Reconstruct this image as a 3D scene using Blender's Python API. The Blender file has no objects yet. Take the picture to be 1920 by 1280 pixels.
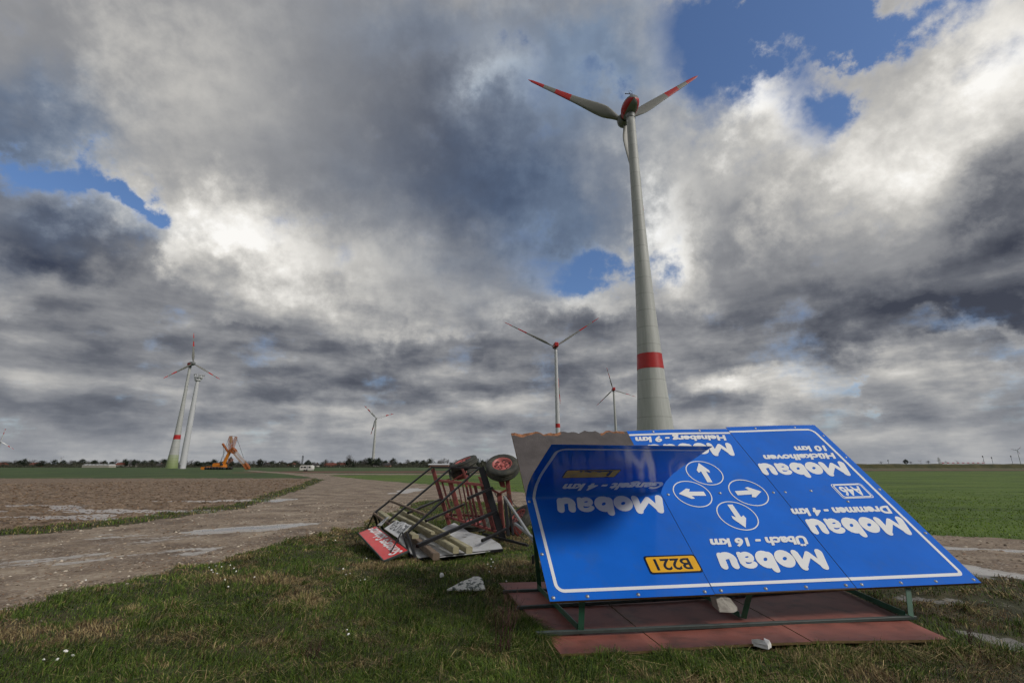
import bpy, bmesh, math, random
import numpy as np
from mathutils import Vector, Matrix
R = math.radians
C = bpy.context.scene.collection
scene = bpy.context.scene

# ------------------------------------------------------------------ camera
PITCH = math.atan(233 / 868)
CAM_H = 1.7
cam_d = bpy.data.cameras.new('camera')
cam = bpy.data.objects.new('camera', cam_d)
C.objects.link(cam)
cam.location = (0, 0, CAM_H)
cam.rotation_euler = (math.pi / 2 + PITCH, 0, 0)
cam_d.sensor_width = 36
cam_d.lens = 36 * 868 / 1920
cam_d.clip_start = 0.05
cam_d.clip_end = 30000
scene.camera = cam
scene.view_settings.view_transform = 'Standard'
scene.view_settings.look = 'None'
scene.view_settings.exposure = 0.12
scene.view_settings.gamma = 1.0
scene.view_settings.use_curve_mapping = False
scene.cycles.max_bounces = 6
scene.cycles.transparent_max_bounces = 8
scene.cycles.use_denoising = True
scene.cycles.use_adaptive_sampling = True
scene.cycles.adaptive_threshold = 0.02
scene.cycles.adaptive_min_samples = 8

# ------------------------------------------------------------------ sun
SUN = Vector((0.70, -0.36, 0.60)).normalized()
sun_d = bpy.data.lights.new('sun', 'SUN')
sun_d.energy = 2.0
sun_d.angle = R(14)
sun_d.color = (1.0, 0.95, 0.88)
sun = bpy.data.objects.new('sun', sun_d)
C.objects.link(sun)
sun.rotation_euler = SUN.to_track_quat('Z', 'Y').to_euler()

# ------------------------------------------------------------------ sky
def lin(r, g=None, b=None):
    if g is None: r, g, b = r
    return tuple(((c / 255) / 12.92 if c / 255 <= 0.04045 else ((c / 255 + 0.055) / 1.055) ** 2.4) for c in (r, g, b)) + (1,)

class NT:
    """small helper for building node trees"""
    def __init__(s, tree): s.t = tree
    def n(s, typ, **kw):
        nd = s.t.nodes.new(typ)
        for k, v in kw.items(): setattr(nd, k, v)
        return nd
    def set(s, sock, v):
        if isinstance(v, bpy.types.NodeSocket): s.t.links.new(v, sock)
        else: sock.default_value = v
    def math(s, op, a, b=None, c=None, clamp=False):
        nd = s.n('ShaderNodeMath', operation=op, use_clamp=clamp)
        for i, v in enumerate((a, b, c)):
            if v is not None: s.set(nd.inputs[i], v)
        return nd.outputs[0]
    def vec(s, op, a, b=None, c=None):
        nd = s.n('ShaderNodeVectorMath', operation=op)
        for i, v in enumerate((a, b, c)):
            if v is not None: s.set(nd.inputs[i], v)
        return nd.outputs['Value' if op in ('DOT_PRODUCT', 'LENGTH') else 'Vector']
    def noise(s, vec, scale, detail=6, rough=0.55, dist=0.0, lac=2.0):
        nd = s.n('ShaderNodeTexNoise')
        if vec is not None: s.set(nd.inputs['Vector'], vec)
        nd.inputs['Scale'].default_value = scale
        nd.inputs['Detail'].default_value = detail
        nd.inputs['Roughness'].default_value = rough
        nd.inputs['Lacunarity'].default_value = lac
        nd.inputs['Distortion'].default_value = dist
        return nd
    def mapr(s, v, a, b, c=0.0, d=1.0, smooth=False):
        nd = s.n('ShaderNodeMapRange', interpolation_type='SMOOTHSTEP' if smooth else 'LINEAR')
        s.set(nd.inputs[0], v)
        for i, x in enumerate((a, b, c, d)): s.set(nd.inputs[i + 1], x)
        return nd.outputs[0]
    def ramp(s, v, stops, interp='LINEAR'):
        nd = s.n('ShaderNodeValToRGB'); nd.color_ramp.interpolation = interp
        el = nd.color_ramp.elements
        while len(el) < len(stops): el.new(0.5)
        for e, (p, c) in zip(el, stops): e.position = p; e.color = c
        s.set(nd.inputs[0], v)
        return nd.outputs[0]
    def mix(s, f, a, b, mode='MIX'):
        nd = s.n('ShaderNodeMix', data_type='RGBA', blend_type=mode)
        s.set(nd.inputs[0], f); s.set(nd.inputs[6], a); s.set(nd.inputs[7], b)
        return nd.outputs[2]

world = bpy.data.worlds.new('World')
scene.world = world
world.use_nodes = True
world.cycles.sampling_method = 'MANUAL'
world.cycles.sample_map_resolution = 512
W = NT(world.node_tree)
world.node_tree.nodes.clear()
tc = W.n('ShaderNodeTexCoord').outputs['Generated']
sep = W.n('ShaderNodeSeparateXYZ'); W.set(sep.inputs[0], tc)
X, Y, Z = sep.outputs
AZ = W.math('ARCTAN2', X, Y)
EL = W.math('ARCSINE', Z)
zz = W.math('ADD', W.math('MAXIMUM', Z, 0.0), 0.16)
cmb = W.n('ShaderNodeCombineXYZ')
W.set(cmb.inputs[0], W.math('DIVIDE', X, zz)); W.set(cmb.inputs[1], W.math('DIVIDE', Y, zz)); cmb.inputs[2].default_value = 3.7
CP = cmb.outputs[0]                     # point on the cloud deck seen in this direction
n_big = W.noise(CP, 1.3, 5, 0.55)
n_mid = W.noise(CP, 3.4, 6, 0.56)
n_det = W.noise(tc, 8.0, 8, 0.60)
wv = W.vec('SUBTRACT', n_big.outputs['Color'], (0.5, 0.5, 0.5))
wv2 = W.vec('SUBTRACT', n_det.outputs['Color'], (0.5, 0.5, 0.5))
wsum = W.vec('ADD', W.vec('SCALE', wv), W.vec('MULTIPLY', wv2, (0.34, 0.34, 0.34)))
for nd in world.node_tree.nodes:
    if nd.type == 'VECT_MATH' and nd.operation == 'SCALE': nd.inputs['Scale'].default_value = 0.16
wcl = W.vec('MULTIPLY', wsum, (1.0, 0.8, 0.0))
ae = W.n('ShaderNodeCombineXYZ'); W.set(ae.inputs[0], AZ); W.set(ae.inputs[1], EL); ae.inputs[2].default_value = 1.0
AE = W.vec('ADD', ae.outputs[0], wcl)

# cloud masses: azimuth, elevation, half widths, tilt (all degrees) and strength
HOLES = [(37.6, 44.2, 13.5, 2.7, -21, -1.3), (29.0, 43.6, 6.5, 3.7, -16, -1.0), (38.1, 35.7, 3.1, 3.5, -21, -0.8), (-46.5, 25.2, 4.1, 2.4, -3, -1.1), (-50.3, 25.7, 2.4, 1.1, 25, -0.5), (-41.8, 24.5, 3.0, 1.4, -17, -0.75), (9.9, 23.2, 7.9, 3.2, -4, -1.2), (-5.0, 49.6, 5.0, 2.7, 2, -0.35), (13.4, 43.7, 5.3, 1.5, -7, -0.45), (45.0, 40.2, 5.6, 1.8, -27, -0.9), (-8.2, 47.6, 4.9, 1.9, 4, -0.3), (3.2, 43.4, 4.0, 2.1, -2, -0.3), (36.5, 6.6, 2.5, 0.6, -5, -0.35), (-6.1, 13.6, 3.4, 1.0, 1, -0.2), (24.0, 36.2, 3.3, 3.2, -12, -0.3), (-47.2, 12.7, 2.0, 0.7, 13, -0.3)]
MASSES = [(46.1, 30.5, 8.2, 7.6, -25, 0.28), (32.6, 38.1, 5.0, 5.3, -18, 0.46), (52.6, 32.1, 4.1, 5.9, -31, 0.36), (22.8, 26.7, 4.7, 6.5, -10, 0.38), (38.8, 28.3, 6.2, 4.5, -19, 0.16), (27.4, 15.8, 5.4, 3.5, -8, 0.0), (-34.2, 24.9, 7.2, 4.7, -7, 0.4), (-23.0, 22.5, 12.8, 4.9, -7, 0.3), (-37.7, 19.6, 2.8, 1.2, -10, 0.22), (-1.2, 45.0, 4.4, 2.5, 0, 0.25), (9.0, 18.1, 7.4, 2.0, -3, 0.34), (21.1, 22.7, 3.7, 5.5, -8, 0.24), (36.3, 16.6, 9.2, 2.7, -17, -0.18), (26.9, 24.8, 4.8, 4.0, -40, -0.22), (39.1, 12.3, 14.9, 2.6, -10, -0.34), (49.7, 19.9, 2.9, 4.9, -21, -0.36), (43.0, 19.7, 6.0, 2.5, -17, -0.1), (48.4, 13.8, 3.8, 2.7, -15, -0.2), (-45.6, 18.9, 7.4, 2.6, -6, -0.3), (-51.2, 26.6, 4.1, 4.6, 26, -0.22), (-54.4, 33.6, 4.1, 4.5, 33, -0.08), (-15.7, 43.4, 12.9, 6.5, 8, -0.17), (-0.7, 32.9, 15.0, 9.0, 0, -0.22), (-25.6, 33.6, 18.0, 3.8, 12, -0.06), (-41.5, 36.3, 11.4, 6.3, 23, 0.16), (-38.4, 12.9, 9.5, 1.8, 10, -0.08), (-17.0, 11.9, 20.5, 2.5, 3, -0.12), (-46.8, 14.2, 5.1, 1.4, 14, 0.06), (-29.6, 12.0, 6.3, 1.4, 6, 0.1), (-43.7, 11.0, 5.1, 1.2, 10, 0.06), (6.7, 13.0, 8.0, 4.6, -2, -0.18), (24.3, 8.0, 8.8, 1.7, -4, 0.22), (45.1, 10.7, 3.1, 0.8, -10, 0.3), (37.6, 8.0, 10.8, 1.6, -6, 0.1), (45.2, 7.6, 5.0, 1.9, -8, -0.12), (37.9, 5.1, 8.1, 1.0, -4, 0.08), (-8.2, 16.8, 6.1, 1.4, 2, 0.2), (-31.6, 15.2, 3.6, 0.9, 9, 0.12), (-39.6, 7.6, 10.5, 2.0, 6, -0.05), (-18.7, 17.4, 10.7, 1.9, 5, -0.02), (14.2, 6.9, 6.2, 3.8, -2, -0.08), (-31.0, 10.7, 30.2, 5.1, 6, -0.09), (-8.3, 34.4, 11.9, 6.4, 4, -0.08), (21.5, 14.0, 9.4, 3.7, -5, -0.05), (33.3, 32.7, 1.7, 3.1, -17, -0.02)]
TINTS = [(0.0, 36.4, 17.6, 11.5, 0, 0.8), (13.7, 46.6, 12.5, 5.7, -7, 0.9), (-50.7, 27.3, 4.9, 4.6, 26, 0.9), (-45.8, 20.3, 6.0, 2.8, 18, 0.6), (6.5, 28.5, 8.6, 6.9, -3, 0.7), (-14.8, 49.2, 12.8, 3.6, 7, 0.4)]
def field(blobs, base):
    acc = base
    for (a, e, sa, se, th, wgt) in blobs:
        a, e, sa, se, th = map(R, (a, e, sa, se, th))
        c, s = math.cos(th), math.sin(th)
        p = W.vec('DOT_PRODUCT', AE, (c / sa, s / sa, -(a * c + e * s) / sa))
        q = W.vec('DOT_PRODUCT', AE, (-s / se, c / se, -(-a * s + e * c) / se))
        g = W.math('POWER', 0.3679, W.math('MULTIPLY_ADD', q, q, W.math('MULTIPLY', p, p)))
        acc = W.math('MULTIPLY_ADD', g, wgt, acc)
    return acc
cov = field(HOLES, 1.0)
cov = W.math('ADD', cov, W.math('MULTIPLY', W.math('SUBTRACT', n_mid.outputs['Fac'], 0.5), 0.9))
cov = W.math('ADD', cov, W.math('MULTIPLY', W.math('SUBTRACT', n_det.outputs['Fac'], 0.5), 1.9))
cover = W.mapr(cov, 0.12, 0.88, smooth=True)
br = field(MASSES, 0.46)
# relief: the deck is thicker where the noise is high; light comes from the sun's side
off = W.vec('ADD', CP, (0.10, -0.06, 0.06))
n_big2 = W.noise(off, 1.3, 5, 0.55)
n_det2 = W.noise(W.vec('ADD', tc, (0.012, -0.004, 0.016)), 8.0, 7, 0.60)
# heaps in the low sky, seen edge on: lit tops, shaded bases
AEL = W.vec('ADD', ae.outputs[0], W.vec('MULTIPLY', wv2, (0.05, 0.02, 0.0)))
low1 = W.noise(W.vec('ADD', W.vec('MULTIPLY', AEL, (4.6, 13.0, 0.0)), (3.1, 7.7, 0.0)), 1.0, 6, 0.54)
low2 = W.noise(W.vec('ADD', W.vec('MULTIPLY', AEL, (4.6, 13.0, 0.0)), (3.22, 8.05, 0.0)), 1.0, 4, 0.50)
lowm = W.math('MULTIPLY', W.mapr(EL, 0.46, 0.14, 0.0, 1.0, smooth=True), W.mapr(EL, 0.0, 0.09, 0.35, 1.0, smooth=True))
lowr = W.math('ADD', W.math('MULTIPLY', W.math('SUBTRACT', low1.outputs['Fac'], low2.outputs['Fac']), 0.75), W.math('MULTIPLY', W.math('SUBTRACT', low1.outputs['Fac'], 0.52), 0.9))
lowr = W.math('MULTIPLY', lowr, lowm)
rel = W.math('ADD', W.math('MULTIPLY', W.math('SUBTRACT', n_big.outputs['Fac'], n_big2.outputs['Fac']), 0.55),
             W.math('MULTIPLY', W.math('SUBTRACT', n_det.outputs['Fac'], n_det2.outputs['Fac']), 0.38))
# sunlit heaps are lumpy, shaded undersides are soft
lump = W.mapr(br, 0.35, 0.75, 0.28, 1.5)
br = W.math('ADD', br, W.math('MULTIPLY', rel, W.mapr(lump, 0.28, 1.5, 0.50, 1.1)))
tex = W.math('ADD', W.math('MULTIPLY', W.math('SUBTRACT', n_mid.outputs['Fac'], 0.5), 0.22),
             W.math('MULTIPLY', W.math('SUBTRACT', n_det.outputs['Fac'], 0.5), 0.42))
br = W.math('MULTIPLY_ADD', tex, lump, br)
br = W.math('ADD', br, lowr)
# thin cloud at the rim of a gap is bright
br = W.math('ADD', br, W.mapr(cov, 0.45, 1.0, 0.14, 0.0, smooth=True))
ccol = W.ramp(br, [(0.0, lin(58, 62, 74)), (0.22, lin(96, 99, 107)), (0.45, lin(138, 139, 142)), (0.68, lin(184, 182, 178)), (0.9, lin(226, 223, 217)), (1.0, lin(243, 241, 237))])
sky = W.n('ShaderNodeTexSky', sky_type='NISHITA', sun_disc=False)
sky.sun_elevation = math.asin(SUN.z)
sky.sun_rotation = math.atan2(SUN.x, SUN.y)
blue = W.mix(1.0, sky.outputs[0], (0.072, 0.086, 0.108, 1), 'MULTIPLY')
tint = W.math('MINIMUM', W.math('MAXIMUM', field(TINTS, 0.0), 0.0), 1.0)
ccol = W.mix(tint, ccol, W.mix(1.0, ccol, (0.66, 0.86, 1.16, 1), 'MULTIPLY'))
hz = W.math('POWER', 0.3679, W.math('MULTIPLY', W.math('ABSOLUTE', EL), 11.0))
ccol = W.mix(W.math('MULTIPLY', hz, 0.35), ccol, lin(160, 166, 175))
col = W.mix(cover, blue, ccol)
bg = W.n('ShaderNodeBackground'); W.set(bg.inputs[0], col); bg.inputs[1].default_value = 1.0
ow = W.n('ShaderNodeOutputWorld'); W.set(ow.inputs[0], bg.outputs[0])

# ------------------------------------------------------------------ helpers
CAMP = Vector((0, 0, CAM_H))
def ray(x, y):
    a = (x - 960) / 868; b = (640 - y) / 868
    return Vector((a, math.cos(PITCH) - b * math.sin(PITCH), math.sin(PITCH) + b * math.cos(PITCH)))
def at(x, y, Yd):
    r = ray(x, y); return CAMP + r * (Yd / r.y)
def gnd(x, y, z=0.0):
    r = ray(x, y); return CAMP + r * ((z - CAM_H) / r.z)

def prop(o, label=None, cat=None, group=None, kind=None):
    if label: o['label'] = label
    if cat: o['category'] = cat
    if group: o['group'] = group
    if kind: o['kind'] = kind
    return o
def empty(name, loc, label, cat, group=None, rz=0.0):
    o = bpy.data.objects.new(name, None); C.objects.link(o)
    o.location = loc; o.rotation_euler = (0, 0, rz); o.empty_display_size = 0.2
    return prop(o, label, cat, group)
def copy_tree(o, parent=None):
    c = o.copy(); C.objects.link(c)
    if parent is not None: c.parent = parent
    for ch in o.children: copy_tree(ch, c)
    return c

class MB:
    """collects geometry, builds one mesh object"""
    def __init__(s): s.v = []; s.f = []; s.m = []; s.smooth = []
    def add(s, vs, fs, m=0, sm=False):
        k = len(s.v); s.v += [tuple(v) for v in vs]
        for f in fs: s.f.append(tuple(i + k for i in f)); s.m.append(m); s.smooth.append(sm)
    def box(s, c, size, rot=None, m=0):
        c = Vector(c); hx, hy, hz = [d / 2 for d in size]
        vs = []
        for x in (-hx, hx):
            for y in (-hy, hy):
                for z in (-hz, hz):
                    p = Vector((x, y, z))
                    if rot is not None: p = rot @ p
                    vs.append(c + p)
        s.add(vs, [(0, 1, 3, 2), (4, 6, 7, 5), (0, 4, 5, 1), (2, 3, 7, 6), (0, 2, 6, 4), (1, 5, 7, 3)], m)
    def beam(s, p, q, w, h=None, up=(0, 0, 1), m=0, L=False):
        p, q = Vector(p), Vector(q); h = w if h is None else h
        d = (q - p).normalized(); u = Vector(up)
        if abs(d.dot(u)) > 0.97: u = Vector((0, 1, 0.1))
        x = d.cross(u).normalized(); z = x.cross(d).normalized()
        c = min(w, h) * 0.14
        sec = [(-w/2 + c, -h/2), (w/2 - c, -h/2), (w/2, -h/2 + c), (w/2, h/2 - c), (w/2 - c, h/2), (-w/2 + c, h/2), (-w/2, h/2 - c), (-w/2, -h/2 + c)]
        if L:
            t = min(w, h) * 0.16
            sec = [(-w/2, -h/2), (w/2, -h/2), (w/2, -h/2 + t), (-w/2 + t, -h/2 + t), (-w/2 + t, h/2), (-w/2, h/2)]
        n = len(sec)
        vs = [p + x * a + z * b for a, b in sec] + [q + x * a + z * b for a, b in sec]
        fs = [(i, (i + 1) % n, n + (i + 1) % n, n + i) for i in range(n)]
        if L: fs += [(0, 3, 2, 1), (0, 5, 4, 3), (6, 7, 8, 9), (6, 9, 10, 11)]
        else: fs += [tuple(reversed(range(n))), tuple(range(n, 2 * n))]
        s.add(vs, fs, m)
    def tube(s, pts, r, seg=8, m=0, cap=True):
        pts = [Vector(p) for p in pts]; rs = r if isinstance(r, (list, tuple)) else [r] * len(pts)
        vs = []; prev = None
        for i, p in enumerate(pts):
            d = (pts[min(i + 1, len(pts) - 1)] - pts[max(i - 1, 0)]).normalized()
            u = Vector((0, 0, 1)) if abs(d.z) < 0.9 else Vector((1, 0, 0))
            x = d.cross(u).normalized(); y = x.cross(d)
            for k in range(seg):
                a = 2 * math.pi * k / seg
                vs.append(p + (x * math.cos(a) + y * math.sin(a)) * rs[i])
        fs = []
        for i in range(len(pts) - 1):
            for k in range(seg):
                fs.append((i * seg + k, i * seg + (k + 1) % seg, (i + 1) * seg + (k + 1) % seg, (i + 1) * seg + k))
        if cap: fs += [tuple(reversed(range(seg))), tuple(range((len(pts) - 1) * seg, len(pts) * seg))]
        s.add(vs, fs, m, True)
    def lathe(s, prof, o=(0, 0, 0), ax=(0, 0, 1), seg=32, m=0, mf=None, sm=True):
        """prof = [(radius, along axis)]"""
        o = Vector(o); ax = Vector(ax).normalized()
        u = Vector((0, 0, 1)) if abs(ax.z) < 0.9 else Vector((1, 0, 0))
        x = ax.cross(u).normalized(); y = ax.cross(x).normalized()
        k0 = len(s.v)
        for r, t in prof:
            for k in range(seg):
                a = 2 * math.pi * k / seg
                s.v.append(tuple(o + ax * t + (x * math.cos(a) + y * math.sin(a)) * r))
        for i in range(len(prof) - 1):
            for k in range(seg):
                s.f.append((k0 + i * seg + k, k0 + i * seg + (k + 1) % seg, k0 + (i + 1) * seg + (k + 1) % seg, k0 + (i + 1) * seg + k))
                s.m.append(m if mf is None else mf(i, k)); s.smooth.append(sm)
    def build(s, name, mats, parent=None, org=None):
        me = bpy.data.meshes.new(name)
        v = s.v
        if parent is not None and org is None: org = parent.get('_o', None)
        if org is not None: v = [(a[0] - org[0], a[1] - org[1], a[2] - org[2]) for a in v]
        me.from_pydata(v, [], s.f)
        if not isinstance(mats, (list, tuple)): mats = [mats]
        for mt in mats: me.materials.append(mt)
        me.polygons.foreach_set('material_index', s.m)
        me.polygons.foreach_set('use_smooth', s.smooth)
        me.update()
        o = bpy.data.objects.new(name, me); C.objects.link(o)
        if parent is not None: o.parent = parent
        return o

# a thing whose parts are given in world coordinates
ORG = {}
def wthing(name, loc, label, cat, group=None):
    o = empty(name, loc, label, cat, group); ORG[o.name] = tuple(loc); return o
def wpart(mb, name, mats, root, parent=None, label=None):
    o = mb.build(name, mats, parent or root, org=ORG[root.name])
    if label: o['label'] = label
    return o

# ------------------------------------------------------------------ materials
def mat(name, col, rough=0.6, metal=0.0, var=0.0, vscale=8.0, bump=0.0, bscale=40.0, spec=0.5, dirt=None, dscale=3.0, dth=(0.55, 0.7), coat=0.0):
    m = bpy.data.materials.new(name); m.use_nodes = True
    t = NT(m.node_tree); b = m.node_tree.nodes['Principled BSDF']
    c = lin(*col) if max(col) > 1 else tuple(col) + (1,)
    co = t.n('ShaderNodeTexCoord').outputs['Object']
    out = None
    if var:
        nz = t.noise(co, vscale, 6, 0.6)
        out = t.mix(t.mapr(nz.outputs['Fac'], 0.3, 0.7), tuple(x * (1 - var) for x in c[:3]) + (1,), tuple(min(1, x * (1 + var)) for x in c[:3]) + (1,))
    if dirt:
        nz = t.noise(co, dscale, 8, 0.65)
        out = t.mix(t.mapr(nz.outputs['Fac'], dth[0], dth[1]), out if out is not None else c, lin(*dirt))
    if out is not None: t.set(b.inputs['Base Color'], out)
    else: b.inputs['Base Color'].default_value = c
    b.inputs['Roughness'].default_value = rough; b.inputs['Metallic'].default_value = metal
    b.inputs['Specular IOR Level'].default_value = spec; b.inputs['Coat Weight'].default_value = coat; b.inputs['Coat Roughness'].default_value = 0.08
    if bump:
        nz = t.noise(co, bscale, 6, 0.6); bp = t.n('ShaderNodeBump'); bp.inputs['Strength'].default_value = bump; bp.inputs['Distance'].default_value = 0.02
        t.set(bp.inputs['Height'], nz.outputs['Fac']); t.set(b.inputs['Normal'], bp.outputs[0])
    return m

M = {}
M['blue'] = mat('blue sheet', (0.014, 0.138, 0.62), 0.15, spec=0.26, var=0.10, vscale=1.3, dirt=(60, 100, 170), dscale=4, dth=(0.52, 1.0))
M['white_vinyl'] = mat('white vinyl', (0.78, 0.79, 0.80), 0.22, var=0.04, vscale=3)
M['yellow_vinyl'] = mat('yellow vinyl', (0.80, 0.42, 0.02), 0.2, var=0.05)
M['black_vinyl'] = mat('black vinyl', (0.008, 0.015, 0.03), 0.25)
M['ply'] = mat('weathered plywood face', (0.075, 0.064, 0.063), 0.6, var=0.25, vscale=5, dirt=(125, 118, 112), dscale=30, dth=(0.66, 0.74), bump=0.3)
M['torn'] = mat('torn wood', (0.24, 0.105, 0.05), 0.85, var=0.6, vscale=14, bump=0.8, bscale=30)
M['ochre'] = mat('board edge', (0.13, 0.085, 0.03), 0.7, var=0.3, vscale=20)
M['redboard'] = mat('red brown coated plywood', (0.24, 0.075, 0.055), 0.6, var=0.25, vscale=2.5, dirt=(88, 52, 42), dscale=3.2, dth=(0.5, 0.72), bump=0.15, bscale=90)
M['rail'] = mat('grey green painted steel rail', (0.035, 0.05, 0.046), 0.55, var=0.3, dirt=(90, 55, 40), dscale=14, dth=(0.68, 0.74))
M['green'] = mat('green painted steel', (0.018, 0.088, 0.05), 0.4, var=0.3, vscale=6, dirt=(120, 125, 110), dscale=18, dth=(0.66, 0.76))
M['steel'] = mat('galvanised steel', (0.45, 0.46, 0.46), 0.4, metal=0.8, var=0.2)
M['blacksteel'] = mat('black painted steel', (0.010, 0.010, 0.012), 0.35, spec=0.35, var=0.4, vscale=5, dirt=(95, 85, 75), dscale=9, dth=(0.68, 0.78))
M['redsteel'] = mat('rusty red paint', (0.17, 0.030, 0.024), 0.55, var=0.4, vscale=7, dirt=(70, 40, 30), dscale=10, dth=(0.5, 0.66), bump=0.3)
M['pinksteel'] = mat('faded red paint', (0.40, 0.105, 0.095), 0.5, var=0.3, vscale=9, dirt=(80, 45, 35), dscale=16, dth=(0.56, 0.7))
M['rubber'] = mat('old rubber', (0.035, 0.037, 0.032), 0.75, var=0.4, vscale=9, dirt=(85, 82, 68), dscale=6, dth=(0.5, 0.75), bump=0.3)
M['dark'] = mat('painted dark hole', (0.006, 0.006, 0.006), 0.8)
M['timber'] = mat('pale weathered timber', (0.34, 0.31, 0.20), 0.75, var=0.3, vscale=6, dirt=(120, 118, 90), dscale=12, dth=(0.5, 0.7), bump=0.3)
M['timber_brown'] = mat('brown timber', (0.17, 0.125, 0.09), 0.8, var=0.3, vscale=6, bump=0.3)
M['whitesheet'] = mat('dirty white sheet', (0.52, 0.53, 0.54), 0.4, var=0.15, vscale=3, dirt=(110, 108, 98), dscale=6, dth=(0.54, 0.72))
M['redsign'] = mat('red sign face', (0.62, 0.02, 0.02), 0.25, var=0.15, vscale=2)
M['concrete_tower'] = None
M['twred'] = mat('signal red paint', (0.42, 0.016, 0.016), 0.4, var=0.1, vscale=0.4)
M['bladegrey'] = mat('light grey blade coating', (0.19, 0.19, 0.175), 0.5, var=0.08, vscale=0.4)
M['nacelle_grey'] = mat('nacelle grey', (0.16, 0.17, 0.17), 0.45, var=0.1)
M['whitetower'] = mat('white tower paint', (0.52, 0.53, 0.55), 0.4, var=0.05, vscale=0.3)
M['craneorange'] = mat('crane orange paint', (0.62, 0.20, 0.015), 0.4, var=0.2, vscale=0.6)
M['cranered'] = mat('crane red paint', (0.36, 0.10, 0.02), 0.5, var=0.25, vscale=0.6)
M['cranewhite'] = mat('crane pale paint', (0.42, 0.24, 0.12), 0.5, var=0.2)
M['darkmetal'] = mat('dark metal', (0.02, 0.021, 0.022), 0.5, var=0.3)
M['caravan'] = mat('caravan white', (0.72, 0.71, 0.66), 0.4, var=0.06)
M['glass'] = mat('dark window glass', (0.02, 0.025, 0.03), 0.08)
M['plaster'] = mat('pale plaster', (0.55, 0.52, 0.48), 0.8, var=0.15)
M['brick'] = mat('brown brick', (0.20, 0.10, 0.07), 0.85, var=0.25)
M['rooftile'] = mat('red roof tiles', (0.15, 0.045, 0.03), 0.75, var=0.35, vscale=0.9)
M['roofdark'] = mat('dark roof tiles', (0.045, 0.04, 0.042), 0.7, var=0.25)
M['bark'] = mat('bark', (0.05, 0.042, 0.034), 0.9, var=0.3)
M['twig'] = mat('bare twigs', (0.055, 0.048, 0.040), 0.9, var=0.35, vscale=0.5)
M['evergreen'] = mat('evergreen foliage', (0.022, 0.035, 0.018), 0.9, var=0.4, vscale=0.6)
M['hedge'] = mat('hedge', (0.040, 0.042, 0.028), 0.9, var=0.5, vscale=0.15)
M['stem'] = mat('dry reddish stem', (0.07, 0.03, 0.025), 0.8, var=0.3)
M['petal'] = mat('white petal', (0.80, 0.80, 0.76), 0.6)
M['foam'] = mat('white broken foam', (0.75, 0.75, 0.73), 0.7, var=0.12, vscale=20, bump=0.6, bscale=30)
M['stonegrey'] = mat('pale concrete stone', (0.36, 0.34, 0.30), 0.8, var=0.25, vscale=12, bump=0.5)
M['mudsheet'] = mat('muddy white sheet', (0.62, 0.62, 0.58), 0.45, var=0.2, vscale=12, dirt=(62, 74, 66), dscale=16, dth=(0.50, 0.56), bump=0.4)

def tower_mat(name, green):
    m = bpy.data.materials.new(name); m.use_nodes = True
    t = NT(m.node_tree); b = m.node_tree.nodes['Principled BSDF']
    co = t.n('ShaderNodeTexCoord').outputs['Object']
    sp = t.n('ShaderNodeSeparateXYZ'); t.set(sp.inputs[0], co)
    z = sp.outputs[2]
    seam = t.math('FRACT', t.math('DIVIDE', z, 3.75))
    sm = t.math('MULTIPLY', t.math('LESS_THAN', seam, 0.022), 0.6)
    seg = t.n('ShaderNodeTexWhiteNoise', noise_dimensions='1D'); t.set(seg.inputs['W'], t.math('FLOOR', t.math('DIVIDE', z, 3.75)))
    st = t.noise(t.vec('MULTIPLY', co, (2.2, 2.2, 0.06)), 1.0, 6, 0.6)
    base = t.mix(t.mapr(st.outputs['Fac'], 0.3, 0.7), lin(164, 166, 164), lin(186, 187, 185))
    base = t.mix(t.math('MULTIPLY', seg.outputs['Value'], 0.22), base, lin(150, 152, 150))
    if green:
        lev = t.math('DIVIDE', t.math('FLOOR', t.math('DIVIDE', z, 1.9)), 5.0)
        g = t.ramp(lev, [(0.0, lin(122, 138, 88)), (0.5, lin(142, 154, 112)), (1.0, lin(158, 164, 144))])
        base = t.mix(t.math('LESS_THAN', z, 9.6), base, g)
    base = t.mix(sm, base, lin(90, 92, 88))
    t.set(b.inputs['Base Color'], base); b.inputs['Roughness'].default_value = 0.55
    return m
M['tower'] = tower_mat('concrete tower', False)
M['tower_green'] = tower_mat('concrete tower with green foot', True)

# ------------------------------------------------------------------ numpy noise
def _hash(ix, iy, seed):
    n = (ix.astype(np.int64) * 374761393 + iy.astype(np.int64) * 668265263 + seed * 1442695041) & 0x7fffffff
    n = ((n ^ (n >> 13)) * 1274126177) & 0x7fffffff
    n = (n ^ (n >> 16)) & 0xffff
    return n / 65535.0
def vnoise(x, y, seed=0):
    ix = np.floor(x); iy = np.floor(y); fx = x - ix; fy = y - iy
    fx = fx * fx * (3 - 2 * fx); fy = fy * fy * (3 - 2 * fy)
    a = _hash(ix, iy, seed); b = _hash(ix + 1, iy, seed); c = _hash(ix, iy + 1, seed); d = _hash(ix + 1, iy + 1, seed)
    return (a * (1 - fx) + b * fx) * (1 - fy) + (c * (1 - fx) + d * fx) * fy
def fbm(x, y, sc, octv=4, seed=0, g=0.5):
    o = 0; a = 1; s = 0
    for i in range(octv):
        o = o + a * vnoise(x * sc + 17.3 * i, y * sc - 9.1 * i, seed + i); s += a; a *= g; sc *= 2.03
    return o / s
def inpoly(x, y, P):
    r = np.zeros(x.shape, bool); n = len(P)
    for i in range(n):
        x1, y1 = P[i]; x2, y2 = P[(i + 1) % n]
        if y1 == y2: continue
        c = ((y1 > y) != (y2 > y)) & (x < (x2 - x1) * (y - y1) / (y2 - y1) + x1)
        r ^= c
    return r
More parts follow.
